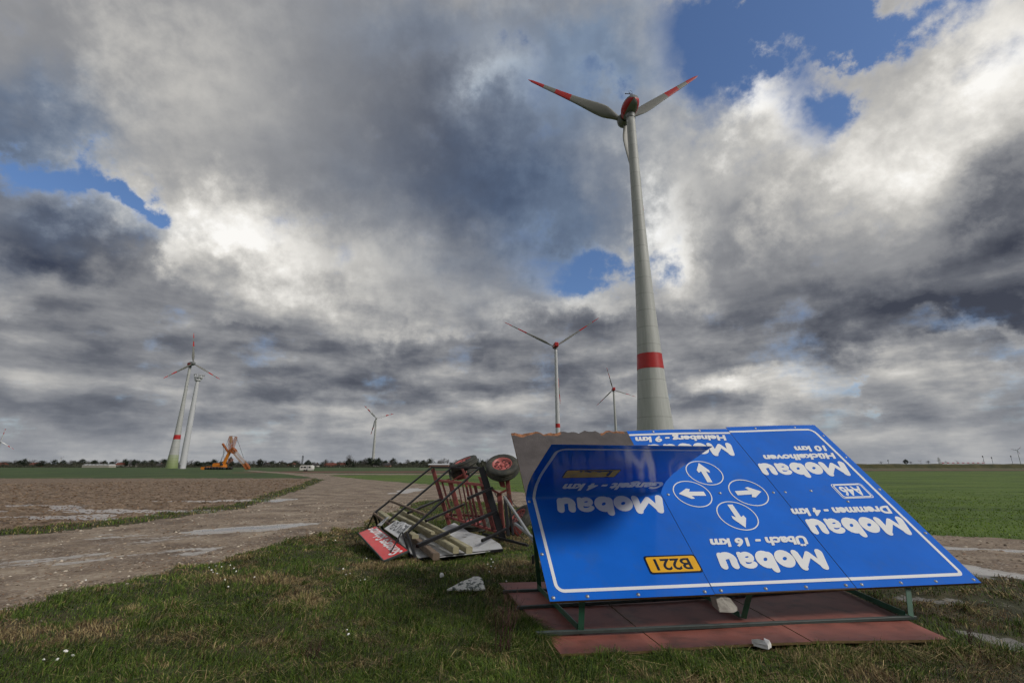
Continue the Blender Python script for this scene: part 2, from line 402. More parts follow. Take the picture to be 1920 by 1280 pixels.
def seg_dist(x, y, P):
    best = np.full(x.shape, 1e9)
    for (x1, y1), (x2, y2) in zip(P[:-1], P[1:]):
        dx, dy = x2 - x1, y2 - y1; t = np.clip(((x - x1) * dx + (y - y1) * dy) / (dx * dx + dy * dy), 0, 1)
        best = np.minimum(best, np.hypot(x - x1 - t * dx, y - y1 - t * dy))
    return best
def G(*pts):   # outline points on the ground
    return [tuple(gnd(*p)[:2]) for p in pts]

# ------------------------------------------------------------------ the ground
TRACK = [(-14, 1.5), (-8, 3.2), (-5.9, 5.6), (-6.1, 7.1), (-5.6, 9.4), (-5.2, 12.4), (-4.5, 14.6), (-4.7, 19), (-4.6, 24), (-3.4, 26), (0.0, 21.4), (3.5, 15.2), (6.2, 11.2), (7.6, 9.0), (8.3, 7.2), (10.5, 4.0), (14, 1), (22, -2), (30, 0), (20, 8), (12.6, 11.8), (10.7, 12.6), (6.5, 20), (1.2, 31.0)] \
    + G((820, 908.5), (721, 901.5), (640, 894), (615, 890.5), (560, 887), (470, 881.5), (455, 881.8), (540, 888.5), (585, 895), (608, 899)) + G((566, 917), (452, 953), (250, 981), (0, 1006)) + [(-22, 8.5), (-34, 4)]
VERGE = G((0, 1007), (250, 982), (452, 954), (566, 918), (610, 899), (588, 897.5), (556, 909), (445, 944), (250, 969), (0, 995)) + [(-24, 9.6), (-23, 8.2)]
PLOUGH = G((0, 996), (250, 970), (445, 945), (556, 910), (586, 898), (590, 896.5)) + [(-28, 69), (-160, 66), (-160, 8), (-24, 9.6)]
BACKTRACK = G((615, 890.5), (640, 889.6), (960, 890), (960, 888), (640, 887.4), (560, 886.5))
BROWN = [(-75, 122), (-75, 158), (330, 190), (360, 230), (110, 226), (100, 160), (0, 150), (0, 122)]
# every ring of the ground sheet is part of one surface, cut into the kinds of ground it shows
ang = np.radians(np.concatenate([np.arange(-180, -60, 4.0), np.arange(-60, 60, 0.14), np.arange(60, 181, 4.0)]))
rad = [0.0, 1.2, 2.0, 2.8]
while rad[-1] < 70: rad.append(rad[-1] * 1.0085)
while rad[-1] < 500: rad.append(rad[-1] * 1.03)
while rad[-1] < 12000: rad.append(rad[-1] * 1.25)
rad = np.array(rad)
AA, RR = np.meshgrid(ang, rad, indexing='ij')
GX = RR * np.sin(AA); GY = RR * np.cos(AA)
TRK_MID = [(-14, 9.5), (-9.2, 13), (-7.5, 16), (-6.5, 22), (-9, 34), (-16, 50)]
def wetness(x, y):
    # wheel ruts and low spots hold water; streaks follow the direction of travel
    w = np.zeros(x.shape)
    th = R(38)
    s = x * math.cos(th) + y * math.sin(th) * 1.0; t = -x * math.sin(th) + y * math.cos(th)
    n = fbm(s, t * 3.2, 0.34, 5, 5)
    left = np.exp(-((t - 12.6 - 0.04 * s) / 1.1) ** 2) * (x < -3.5)
    left2 = np.exp(-((t - 15.6) / 0.9) ** 2) * (x < -3.5) * 0.6
    w = np.maximum(w, 0.60 * np.clip((n + 0.28 * left + 0.16 * left2 - 0.62) / 0.14, 0, 1) * (x < -6.3) * (np.maximum(left, left2) > 0.08))
    pud = np.hypot((x - (-7.2)) * 0.75 + (y - 14.5) * 0.38, (-(x + 7.2) * 0.55 + (y - 14.5) * 0.85) / 0.34)
    w = np.maximum(w, np.clip((1.5 - pud + (fbm(x, y, 1.6, 4, 8) - 0.5) * 1.6) * 3, 0, 1))
    pud = np.hypot((x + 7.3) / 1.0, (y - 35) / 4.2)
    w = np.maximum(w, np.clip((1.0 - pud + (fbm(x, y, 1.0, 3, 9) - 0.5) * 1.2) * 3, 0, 1) * 0.9)
    # right hand ruts
    d = seg_dist(x, y, [(9.4, 11.0), (12, 9.9), (16, 8.2)]); w = np.maximum(w, np.clip((0.26 - d + (fbm(x, y, 2, 4, 3) - .5) * .5) * 6, 0, 1))
    d = seg_dist(x, y, [(7.9, 9.0), (8.2, 7.9), (9.4, 6.6), (12, 5)]); w = np.maximum(w, np.clip((0.5 - d + (fbm(x, y, 2, 4, 4) - .5) * .9) * 5, 0, 1))
    d = seg_dist(x, y, [(4.9, 5.4), (5.2, 4.6), (5.1, 3.5)]); w = np.maximum(w, np.clip((0.30 - d + (fbm(x, y, 3, 4, 6) - .5) * 1.1) * 4, 0, 1) * 0.8)
    d = seg_dist(x, y, [(5.0, 6.9), (6.5, 6.7), (8, 6.3)]); w = np.maximum(w, np.clip((0.20 - d + (fbm(x, y, 3, 4, 7) - .5) * .9) * 4, 0, 1) * 0.7)
    # standing water between the furrows
    f = fbm(x * 0.35 + y * 0.1, y * 1.3, 0.6, 5, 14)
    band = np.exp(-((y - 0.1 * x - 19.0) / 2.6) ** 2) + 0.85 * np.exp(-((y - 0.15 * x - 26) / 2.0) ** 2)
    w = np.maximum(w, np.clip((f + 0.24 * band - 0.70) / 0.05, 0, 1) * (x < -11.5) * (band > .2))
    return w
def zone_of(x, y):
    far = np.hypot(x, y)
    jx = x + (fbm(x, y, 1.3, 4, 31) - 0.5) * np.minimum(0.9, 0.08 * far); jy = y + (fbm(x, y, 1.3, 4, 47) - 0.5) * np.minimum(0.9, 0.08 * far)
    z = np.zeros(x.shape, int)
    z[(far > 45)] = 5
    z[inpoly(jx, jy, [(12.6, 11.8), (10.7, 12.6), (6.5, 20), (1.2, 31.0)] + G((820, 908.5), (721, 901.5), (640, 894), (617, 890.6), (960, 890)) + [(0, 121), (90, 150), (360, 170), (360, 9), (20, 8)])] = 6
    z[inpoly(x, y, BROWN)] = 4
    z[inpoly(jx, jy, PLOUGH)] = 2
    z[inpoly(jx, jy, VERGE)] = 1
    z[inpoly(jx, jy, TRACK) | inpoly(x, y, BACKTRACK)] = 3
    z[(y > 290) & (y < 335) & (x > 90)] = 3
    return z
def height(x, y, zn=None):
    if zn is None: zn = zone_of(x, y)
    far = np.hypot(x, y); fade = np.clip(1.6 - far / 60, 0, 1)
    w = wetness(x, y)
    h = (fbm(x, y, 0.35, 3, 1) - 0.5) * 0.10
    g = (fbm(x, y, 2.2, 4, 2) - 0.5) * 0.11
    p = (fbm(x + y * .2, y * 1.6, 2.6, 4, 12, 0.62) - 0.5) * 0.17 + 0.025 * np.sin((y - 0.06 * x) * 2 * math.pi / 0.75)
    t = (fbm(x, y, 1.2, 5, 22) - 0.5) * 0.035 + (fbm(x, y, 14, 2, 23) - 0.5) * 0.018
    loc = np.where((zn == 0) | (zn == 1), g, np.where(zn == 2, p, np.where(zn == 3, t, g * 0.35)))
    h = (h + loc) * fade
    h = h * (1 - w) + (-0.035 * fade) * w
    # the fallen board lies on flattened ground
    bx = np.clip(1.4 - np.maximum(np.abs(x - 2.2) / 2.5, np.abs(y - 6.2) / 1.6), 0, 1) / 0.4
    bx = np.clip(bx, 0, 1)
    return h * (1 - bx) - 0.012 * bx
ZC = zone_of((GX[1:, 1:] + GX[:-1, :-1]) / 2, (GY[1:, 1:] + GY[:-1, :-1]) / 2)
ZV = zone_of(GX, GY)
GZ = height(GX, GY, ZV); GW = wetness(GX, GY)
wc = (GW[1:, 1:] + GW[:-1, :-1]) / 2
ZC[(wc > 0.93) & (ZC == 3) & (RR[1:, 1:] < 45)] = 7
idx = np.arange(GX.size).reshape(GX.shape)
def ground_sheet(name, zone, material):
    a, r = np.nonzero(ZC == zone)
    q = np.stack([idx[a, r], idx[a + 1, r], idx[a + 1, r + 1], idx[a, r + 1]], 1)
    used, inv = np.unique(q, return_inverse=True)
    inv = inv.reshape(q.shape)
    co = np.stack([GX.ravel()[used], GY.ravel()[used], GZ.ravel()[used]], 1).astype(np.float32)
    me = bpy.data.meshes.new(name)
    me.vertices.add(len(used)); me.vertices.foreach_set('co', co.ravel())
    me.loops.add(inv.size); me.loops.foreach_set('vertex_index', inv[:, ::-1].ravel().astype(np.int32))
    me.polygons.add(len(q)); me.polygons.foreach_set('loop_start', np.arange(len(q), dtype=np.int32) * 4)
    me.polygons.foreach_set('loop_total', np.full(len(q), 4, np.int32)) if False else None
    me.update(calc_edges=True)
    at_ = me.attributes.new('wet', 'FLOAT', 'POINT'); at_.data.foreach_set('value', GW.ravel()[used].astype(np.float32))
    me.polygons.foreach_set('use_smooth', np.ones(len(q), bool))
    me.validate()
    me.materials.append(material)
    o = bpy.data.objects.new(name, me); C.objects.link(o)
    return prop(o, kind='structure')

def ground_mat(name, cols, scales, rough, bump, bdist, wet_sheen_col=(0.17, 0.155, 0.14), speck=None, aniso=(1, 1, 1)):
    m = bpy.data.materials.new(name); m.use_nodes = True
    t = NT(m.node_tree); b = m.node_tree.nodes['Principled BSDF']
    co = t.vec('MULTIPLY', t.n('ShaderNodeNewGeometry').outputs['Position'], aniso)
    n1 = t.noise(co, scales[0], 6, 0.6); n2 = t.noise(co, scales[1], 8, 0.65)
    f = t.math('ADD', t.math('MULTIPLY', n1.outputs['Fac'], 0.55), t.math('MULTIPLY', n2.outputs['Fac'], 0.45))
    n = len(cols)
    c = t.ramp(f, [(0.39 + 0.22 * i / (n - 1), lin(*cc) if max(cc) > 1 else tuple(cc) + (1,)) for i, cc in enumerate(cols)])
    hgt = n2.outputs['Fac']
    if speck:
        vo = t.n('ShaderNodeTexVoronoi'); t.set(vo.inputs['Vector'], co); vo.inputs['Scale'].default_value = speck[0]
        k = t.math('MULTIPLY', t.math('LESS_THAN', vo.outputs['Distance'], 0.34), t.math('GREATER_THAN', vo.outputs['Color'], 0.45))
        den = t.mapr(t.noise(co, 1.1, 4, 0.6).outputs['Fac'], 0.42, 0.62)
        k = t.math('MULTIPLY', k, den)
        c = t.mix(t.math('MULTIPLY', k, 0.75), c, t.mix(vo.outputs['Color'], lin(*speck[1]), lin(*speck[2])))
        hgt = t.math('ADD', hgt, t.math('MULTIPLY', k, 0.5))
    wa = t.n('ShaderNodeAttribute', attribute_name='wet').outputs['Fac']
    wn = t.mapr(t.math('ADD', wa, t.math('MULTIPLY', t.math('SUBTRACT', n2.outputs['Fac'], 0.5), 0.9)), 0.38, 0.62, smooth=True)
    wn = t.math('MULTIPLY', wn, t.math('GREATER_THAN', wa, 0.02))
    c = t.mix(t.math('MULTIPLY', wn, 0.8), c, tuple(wet_sheen_col) + (1,))  # wet patches: pale mud colour that also carries painted sky reflection
    t.set(b.inputs['Base Color'], c)
    t.set(b.inputs['Roughness'], t.mapr(wn, 0, 1, rough, 0.28))
    bp = t.n('ShaderNodeBump'); bp.inputs['Distance'].default_value = bdist
    t.set(bp.inputs['Strength'], t.mapr(wn, 0, 1, bump, 0.04)); t.set(bp.inputs['Height'], hgt); t.set(b.inputs['Normal'], bp.outputs[0])
    return m
M['g_soil'] = ground_mat('turf soil', [(38, 40, 24), (52, 55, 30), (66, 62, 38), (84, 72, 52)], (1.1, 14), 0.95, 0.6, 0.03)
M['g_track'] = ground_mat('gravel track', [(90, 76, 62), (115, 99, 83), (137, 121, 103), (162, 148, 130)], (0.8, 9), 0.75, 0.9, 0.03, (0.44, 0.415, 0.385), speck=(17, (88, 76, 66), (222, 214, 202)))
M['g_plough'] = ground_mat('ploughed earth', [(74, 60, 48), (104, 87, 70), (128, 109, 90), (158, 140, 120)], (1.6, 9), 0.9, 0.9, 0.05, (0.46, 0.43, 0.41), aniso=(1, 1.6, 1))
M['g_green'] = ground_mat('young crop', [(36, 52, 22), (48, 68, 26), (58, 80, 28), (74, 84, 42)], (0.12, 3.5), 0.95, 0.7, 0.05, aniso=(1, 0.5, 1))
M['g_green2'] = ground_mat('bright young crop', [(50, 70, 18), (66, 88, 22), (82, 106, 28), (92, 104, 44)], (0.25, 6), 0.95, 0.8, 0.05, aniso=(0.35, 1.2, 1))
M['g_brown'] = ground_mat('bare brown field', [(80, 56, 44), (100, 70, 56), (112, 82, 66)], (0.1, 2.0), 0.95, 0.6, 0.04)
M['water'] = mat('muddy water with painted sheen', (0.36, 0.34, 0.31), 0.10, spec=0.5, bump=0.02, bscale=6)  # pale base colour stands in for bright sky reflected in the puddle
ground_sheet('grass_ground', 0, M['g_soil'])
ground_sheet('verge', 1, M['g_soil'])
ground_sheet('ploughed_field', 2, M['g_plough'])
ground_sheet('gravel_track', 3, M['g_track'])
ground_sheet('bare_field', 4, M['g_brown'])
ground_sheet('far_field', 5, M['g_green'])
ground_sheet('crop_field', 6, M['g_green2'])
ground_sheet('puddle_water', 7, M['water'])

# ------------------------------------------------------------------ grass blades
rng = np.random.default_rng(7)
def mesh_from_np(name, co, faces_quads, faces_tris, col, material, smooth=False):
    me = bpy.data.meshes.new(name)
    me.vertices.add(len(co)); me.vertices.foreach_set('co', co.astype(np.float32).ravel())
    nl = faces_quads.size + faces_tris.size
    me.loops.add(nl)
    me.loops.foreach_set('vertex_index', np.concatenate([faces_quads.ravel(), faces_tris.ravel()]).astype(np.int32))
    ls = np.concatenate([np.arange(len(faces_quads)) * 4, faces_quads.size + np.arange(len(faces_tris)) * 3]).astype(np.int32)
    me.polygons.add(len(ls)); me.polygons.foreach_set('loop_start', ls)
    me.update(calc_edges=True)
    if col is not None:
        a = me.attributes.new('tint', 'FLOAT_COLOR', 'POINT')
        a.data.foreach_set('color', np.concatenate([col, np.ones((len(col), 1))], 1).astype(np.float32).ravel())
    if smooth: me.polygons.foreach_set('use_smooth', np.ones(len(ls), bool))
    me.materials.append(material)
    o = bpy.data.objects.new(name, me); C.objects.link(o)
    return o
def tint_mat(name, rough, trans=0.0):
    m = bpy.data.materials.new(name); m.use_nodes = True
    t = NT(m.node_tree); b = m.node_tree.nodes['Principled BSDF']
    t.set(b.inputs['Base Color'], t.n('ShaderNodeAttribute', attribute_name='tint').outputs['Color'])
    b.inputs['Roughness'].default_value = rough; b.inputs['Specular IOR Level'].default_value = 0.25
    return m
M['blade'] = tint_mat('grass blade', 0.7)
M['pebble'] = tint_mat('pebbles', 0.8)
def scatter(n, r0, r1, a0, a1):
    r = np.exp(rng.uniform(math.log(r0), math.log(r1), n)); a = np.radians(rng.uniform(a0, a1, n))
    return r * np.sin(a), r * np.cos(a), r
def blades(name, x, y, r, hmin, hmax, wid, lean, palette, prob, label):
    n = len(x); z = height(x, y)
    hh = rng.uniform(hmin, hmax, n) * (0.25 + 1.5 * fbm(x, y, 3.4, 3, 71) ** 1.3)
    az = rng.uniform(0, 2 * math.pi, n) * 0.6 + fbm(x, y, 0.9, 2, 73) * 9
    ln = np.abs(rng.normal(0, lean, n)) * hh
    w = wid * np.maximum(1, r / 6.0) * rng.uniform(0.6, 1.3, n)
    pal = np.array([lin(*c)[:3] for c in palette])
    k = np.array([rng.choice(len(palette), p=pp) for pp in prob[:1]]) if False else None
    cum = np.cumsum(prob, 1); u = rng.uniform(0, 1, n)[:, None]; k = (u > cum).sum(1).clip(0, len(palette) - 1)
    st_ = (k >= 4); ln = ln * np.where(st_, 1.6, 1.0)
    dx, dy = np.cos(az), np.sin(az); fa = rng.uniform(0, math.pi, n); sx, sy = np.cos(fa) * w, np.sin(fa) * w
    p0 = np.stack([x - sx, y - sy, z - 0.015], 1); p1 = np.stack([x + sx, y + sy, z - 0.015], 1)
    mx, my, mz = x + dx * ln * 0.35, y + dy * ln * 0.35, z + hh * 0.6
    p2 = np.stack([mx + sx * .7, my + sy * .7, mz], 1); p3 = np.stack([mx - sx * .7, my - sy * .7, mz], 1)
    p4 = np.stack([x + dx * ln, y + dy * ln, z + np.maximum(hh - ln * 0.45, 0.012)], 1)
    co = np.stack([p0, p1, p2, p3, p4], 1).reshape(-1, 3)
    b = np.arange(n)[:, None] * 5
    q = b + np.array([[0, 1, 2, 3]]); tr = b + np.array([[3, 2, 4]])
    c = pal[k] * rng.uniform(0.7, 1.35, (n, 1)) * (0.86 + 0.62 * fbm(x, y, 3.1, 2, 75))[:, None]
    o = mesh_from_np(name, co, q, tr, np.repeat(c, 5, 0), M['blade'])
    return prop(o, label, 'grass', kind='stuff')
PAL = [(60, 78, 26), (76, 98, 32), (98, 114, 46), (54, 68, 40), (158, 142, 102), (122, 106, 72), (84, 64, 46)]
x, y, r = scatter(600000, 2.4, 30, -54, 54)
zz_ = zone_of(x, y); w_ = wetness(x, y)
dens = fbm(x, y, 0.8, 4, 91)
right = np.clip((x - 3.6) / 1.6, 0, 1) * np.clip((9.5 - y) / 2, 0, 1)
keep = (zz_ == 0) & (rng.uniform(0, 1, len(x)) < 1.15 - 0.55 * right - np.clip(0.5 - dens, 0, 1) * (1.0 + 2.5 * right)) & (w_ < 0.25)
# nothing grows through the board that lies on the ground
U = (x - 0.44 + (y - 4.83) * 0.235) ; inb = (U > 0.07) & (x < 4.42 + (y - 5.2) * 0.1) & (y > 4.90 + 0.095 * (x - 0.44)) & (y < 7.6)
keep &= ~inb
x, y, r = x[keep], y[keep], r[keep]
nz1 = fbm(x, y, 0.9, 4, 101); nz2 = fbm(x, y, 3.6, 3, 102)
near = np.clip((6.4 - r) / 2.2, 0, 1); right = np.clip((x - 3.2) / 2.0, 0, 1)
straw = np.clip((nz1 - 0.50) * 3 + (nz2 - 0.5) * 2.2 + near * 0.08 - 0.06, 0.05, 0.7) * (1 - 0.4 * right)
brown = np.clip((nz1 - 0.55) * 2.2 + (nz2 - 0.5) * 1.2 + 0.06 + right * 0.25, 0.03, 0.6)
gr = np.clip(1 - straw - brown, 0.08, 1)
prob = np.stack([gr * .34, gr * .34, gr * .16, gr * .16, straw * .55, straw * .45, brown], 1); prob /= prob.sum(1, keepdims=True)
blades('grass', x, y, r, 0.03, 0.10, 0.0026, 1.5, PAL, prob, 'matted green and straw coloured grass across the foreground')
# taller tufts and clumps, and rank grass hanging over the rim of the board on the ground
cx_, cy_, cr_ = scatter(620, 3.6, 15, -52, 52)
kk = (zone_of(cx_, cy_) == 0) & (wetness(cx_, cy_) < .2); cx_, cy_ = cx_[kk], cy_[kk]
m_ = 70; tx_ = np.repeat(cx_, m_); ty_ = np.repeat(cy_, m_); rr_ = np.abs(rng.normal(0, .05, len(tx_))) * np.repeat(rng.uniform(.5, 1.8, len(cx_)), m_); aa_ = rng.uniform(0, 6.28, len(tx_))
tx_ = tx_ + np.cos(aa_) * rr_; ty_ = ty_ + np.sin(aa_) * rr_
tE = rng.uniform(0, 1, 6000); eo = rng.exponential(.08, 6000)
ex = .44 + 3.9 * tE; ey = 4.83 + .34 * tE - .06 - eo
t2 = rng.uniform(.55, 1, 9000); e2_ = rng.exponential(.07, 9000)
fx = -.20 + .64 * t2 - .02 - e2_; fy = 7.45 - 2.62 * t2
tufty = np.concatenate([np.zeros(len(tx_)), np.ones(len(ex)), np.ones(len(fx))])
tx_ = np.concatenate([tx_, ex, fx]); ty_ = np.concatenate([ty_, ey, fy])
U = (tx_ - 0.44 + (ty_ - 4.83) * 0.235); inb = (U > 0.0) & (tx_ < 4.42 + (ty_ - 5.2) * 0.1) & (ty_ > 4.83 + 0.09 * (tx_ - 0.44)) & (ty_ < 7.6)
tx_, ty_ = tx_[~inb], ty_[~inb]; r_ = np.hypot(tx_, ty_)
q = fbm(tx_, ty_, 1.1, 2, 301); st = np.clip((q - .46) * 4, .08, .65)
prob = np.stack([(1 - st) * .35, (1 - st) * .3, (1 - st) * .1, (1 - st) * .25, st * .5, st * .35, st * .15], 1)
blades('grass', tx_, ty_, r_, 0.06, 0.15, 0.0026, 1.4, PAL, prob, 'taller grass tufts and straw clumps in the foreground')
x, y, r = scatter(90000, 9, 75, -52, -12)
k = zone_of(x, y) == 1
x, y, r = x[k], y[k], r[k]; nz2 = fbm(x, y, 1.0, 3, 5)
prob = np.stack([0.3 + 0 * x, 0.25 + 0 * x, 0.1 + 0 * x, 0.2 + 0 * x, nz2 * .3, nz2 * .3, nz2 * .3], 1); prob /= prob.sum(1, keepdims=True)
blades('grass', x, y, r, 0.05, 0.13, 0.003, 0.8, PAL, prob, 'narrow grass strip between ploughed field and gravel track')
x, y, r = scatter(150000, 11, 60, -14, 50)
k = (zone_of(x, y) == 6) & (rng.uniform(0, 1, len(x)) < np.clip((50 - r) / 60, 0, 0.55))
x, y, r = x[k], y[k], r[k]
PAL2 = [(76, 100, 24), (92, 118, 30), (108, 130, 42), (84, 96, 40)]
prob = np.tile([.3, .35, .2, .15], (len(x), 1))
blades('grass', x, y, r, 0.025, 0.055, 0.004, 1.0, PAL2, prob, 'bright green young crop blades on the right hand field')

# ------------------------------------------------------------------ loose stones
def stones(name, x, y, r, smin, smax, pal, label):
    n = len(x); z = height(x, y)
    s = rng.uniform(smin, smax, n) * np.maximum(1, (r / 9.0)) ** 0.8
    base = np.array([[1, 0, 0], [0, 1, 0], [-1, 0, 0], [0, -1, 0], [0, 0, 1], [.7, .7, .45], [-.7, .6, .5], [-.6, -.7, .4], [.7, -.6, .5]], float)
    tri = np.array([[0, 5, 8], [1, 6, 5], [2, 7, 6], [3, 8, 7], [4, 8, 5], [4, 5, 6], [4, 6, 7], [4, 7, 8], [0, 1, 5], [1, 2, 6], [2, 3, 7], [3, 0, 8]])
    j = rng.uniform(0.7, 1.3, (n, 9, 3)); P = base[None] * j * s[:, None, None]
    P[:, :, 2] *= rng.uniform(0.4, 0.8, n)[:, None]
    a = rng.uniform(0, 6.28, n); ca, sa = np.cos(a)[:, None], np.sin(a)[:, None]; st = rng.uniform(0.6, 1, n)[:, None]
    px, py = P[:, :, 0].copy(), P[:, :, 1] * st
    P[:, :, 0] = px * ca - py * sa + x[:, None]; P[:, :, 1] = px * sa + py * ca + y[:, None]; P[:, :, 2] += z[:, None] - 0.2 * s[:, None]
    tr = (np.arange(n)[:, None, None] * 9 + tri[None]).reshape(-1, 3)
    palv = np.array([lin(*c)[:3] for c in pal])[rng.integers(0, len(pal), n)] * rng.uniform(0.75, 1.2, (n, 1))
    o = mesh_from_np(name, P.reshape(-1, 3), np.zeros((0, 4), int), tr, np.repeat(palv, 9, 0), M['pebble'])
    return prop(o, label, 'stones', kind='stuff')
SP = [(118, 102, 86), (142, 126, 108), (165, 150, 132), (190, 180, 164), (92, 80, 68), (134, 110, 92)]
x, y, r = scatter(60000, 4.5, 26, -52, 50)
e = seg_dist(x, y, TRACK[1:9]); e2 = seg_dist(x, y, TRACK[10:17])
ed = np.where(x < 0, np.exp(-(e / 0.7) ** 2), np.exp(-(e2 / 0.9) ** 2)); z_ = zone_of(x, y)
p = np.where(z_ == 3, 0.16 + 0.75 * ed * (fbm(x, y, 1.1, 3, 120) > 0.44), np.where(z_ == 0, 0.32 * ed ** 2, 0))
p = np.where((x > 7) & (y < 12) & (z_ == 3), 0.25, p)
k = (rng.uniform(0, 1, len(x)) < p) & (wetness(x, y) < 0.5)
stones('gravel_stones', x[k], y[k], r[k], 0.009, 0.032, SP, 'loose pale stones along the edge of the gravel track')
x, y, r = scatter(30000, 12, 68, -54, -14)
k = (zone_of(x, y) == 2) & (rng.uniform(0, 1, len(x)) < 0.6)
stones('earth_clods', x[k], y[k], r[k], 0.010, 0.026, [(92, 72, 54), (110, 88, 68), (128, 106, 84), (146, 126, 106), (78, 60, 46)], 'brown clods of earth on the ploughed field')

# ================================================================== the fallen billboard
BL = Vector((0.3778, 5.1328, 0.3946)); BR = Vector((5.4513, 5.9191, 0.3897)); TR_ = Vector((5.2949, 8.1703, 2.3639)); TL_ = Vector((-0.0242, 7.1326, 2.1839))
bn = (BR - BL).cross(TL_ - BL).normalized(); br_ = (BR - BL).normalized(); bd = bn.cross(br_).normalized()
BWID, BHEI = 5.3, 2.84
def _hom():
    A = []; b = []
    for (u, v), P in zip([(0, 0), (BWID, 0), (BWID, BHEI), (0, BHEI)], [BL, BR, TR_, TL_]):
        X_, Y_ = (P - BL).dot(br_), (P - BL).dot(bd)
        A.append([u, v, 1, 0, 0, 0, -u * X_, -v * X_]); b.append(X_)
        A.append([0, 0, 0, u, v, 1, -u * Y_, -v * Y_]); b.append(Y_)
    return np.linalg.solve(np.array(A), np.array(b))
HM = _hom()
def S(u, v, off=0.0):          # flat board: u along its long side, v up the slope, off away from the face
    w = HM[6] * u + HM[7] * v + 1
    a = (HM[0] * u + HM[1] * v + HM[2]) / w; b = (HM[3] * u + HM[4] * v + HM[5]) / w
    return BL + br_ * a + bd * b + bn * off
FOLD = 1.48
PROF = [(0, 0, 0), (.10, .012, .085), (.25, -.015, .235), (.5, -.115, .465), (.75, -.24, .68), (1.05, -.40, .94), (1.3, -.53, 1.155), (1.75, -.77, 1.54)]
def SF(u, v, off=0.0):         # sheet of the left panel: its far half has peeled and bent over towards the front
    if v <= FOLD - 0.12: return S(u, v, off)
    def pt(vv):
        if vv <= FOLD: return S(u, vv, 0)
        s = (vv - FOLD) * (1.17 - 0.085 * u / 1.95)
        for (s0, a0, b0), (s1, a1, b1) in zip(PROF[:-1], PROF[1:]):
            if s <= s1: break
        t = (s - s0) / (s1 - s0)
        return S(u, FOLD, 0) + bd * (a0 + (a1 - a0) * t) + bn * (b0 + (b1 - b0) * t)
    p = pt(v)
    tg = (pt(v + 0.05) - pt(v - 0.05)).normalized()
    nn = br_.cross(tg).normalized()
    return p + nn * off

board = wthing('fallen_billboard', S(2.6, 0) * 1.0, 'large blue billboard lying upside down, one corner of its sheet folded over', 'billboard')
def grid_sheet(name, us, vs, off, thick, fn, mats, keep=None, parent=None, label=None):
    mb = MB(); n = len(vs)
    for o_ in (off, off - thick):
        for u in us:
            for v in vs: mb.v.append(tuple(fn(u, v, o_)))
    N = len(us) * n
    for i in range(len(us) - 1):
        for j in range(n - 1):
            a, b, c, d = i * n + j, (i + 1) * n + j, (i + 1) * n + j + 1, i * n + j + 1
            mb.f.append((a, b, c, d)); mb.m.append(0); mb.smooth.append(True)
            mb.f.append((N + d, N + c, N + b, N + a)); mb.m.append(1); mb.smooth.append(True)
    def side(p, q):
        k = len(mb.v); mb.v += [mb.v[p], mb.v[p + N], mb.v[q + N], mb.v[q]]; mb.f.append((k, k + 1, k + 2, k + 3)); mb.m.append(1); mb.smooth.append(False)
    for i in range(len(us) - 1): side(i * n, (i + 1) * n); side((i + 1) * n + n - 1, i * n + n - 1)
    L = (len(us) - 1) * n
    for j in range(n - 1): side(j + 1, j); side(L + j, L + j + 1)
    return wpart(mb, name, mats, board, parent, label)
U1, U2 = 1.955, 3.70
lsp = lambda a, b, n: [a + (b - a) * i / (n - 1) for i in range(n)]
vs_l = lsp(0, FOLD - 0.1, 6) + lsp(FOLD - 0.05, FOLD + 0.35, 9) + lsp(FOLD + 0.45, BHEI, 8)
panL = grid_sheet('face_panel', lsp(0, U1, 8), vs_l, 0.0, 0.003, SF, [M['blue'], M['ply']], label='left blue panel with its upper half peeled off and bent forward')
def wob(u, v, o): return S(u, v, o + 0.006 * math.sin(3.1 * u + 2.0 * v) * (v / BHEI))
panM = grid_sheet('face_panel', lsp(U1 + 0.006, U2, 6), lsp(0.008, BHEI - 0.01, 10), 0.0, 0.003, wob, [M['blue'], M['ochre']])
panR = grid_sheet('face_panel', lsp(U2 + 0.007, BWID, 6), lsp(0.0, BHEI + 0.035, 10), 0.002, 0.003, wob, [M['blue'], M['ochre']])

# backing board: plywood under the sheets, its left top edge torn
random.seed(4)
mb = MB()
us = lsp(0.015, BWID - 0.02, 90)
def topv(u):
    if u > 1.90: return BHEI - 0.02
    j = 0.035 * math.sin(u * 9) * math.sin(u * 23 + 1) + random.uniform(-0.018, 0.02)
    return BHEI - 0.01 + j + (0.02 if u < 0.25 else 0)
tops = [topv(u) for u in us]
vfr = [0, .25, .5, .75, .955, 1.0]
for o_ in (-0.006, -0.030):
    for u, tv in zip(us, tops):
        for k, fr in enumerate(vfr):
            v = tv * fr
            if k == 4: v = tv - 0.03 - 0.05 * abs(math.sin(u * 5.3 + 0.6)) * random.uniform(.4, 1.1)
            mb.v.append(tuple(S(u, v, o_ - (0.006 * random.random() if k == 5 and o_ > -0.01 else 0))))
n = len(vfr); N = len(us) * n
for i in range(len(us) - 1):
    for j in range(n - 1):
        a, b, c, d = i * n + j, (i + 1) * n + j, (i + 1) * n + j + 1, i * n + j + 1
        m_ = 1 if (j == n - 2 and us[i] < 1.9 and (math.sin(us[i] * 4.1) > -0.2)) else 0
        mb.f += [(a, b, c, d), (N + d, N + c, N + b, N + a)]; mb.m += [m_, 2]; mb.smooth += [False, False]
for i in range(len(us) - 1):
    a, b = i * n, (i + 1) * n; mb.f.append((a, a + N, b + N, b)); mb.m.append(2); mb.smooth.append(False)
    a, b = i * n + n - 1, (i + 1) * n + n - 1; mb.f.append((b, b + N, a + N, a)); mb.m.append(1 if us[i] < 1.9 else 2); mb.smooth.append(False)
L = (len(us) - 1) * n
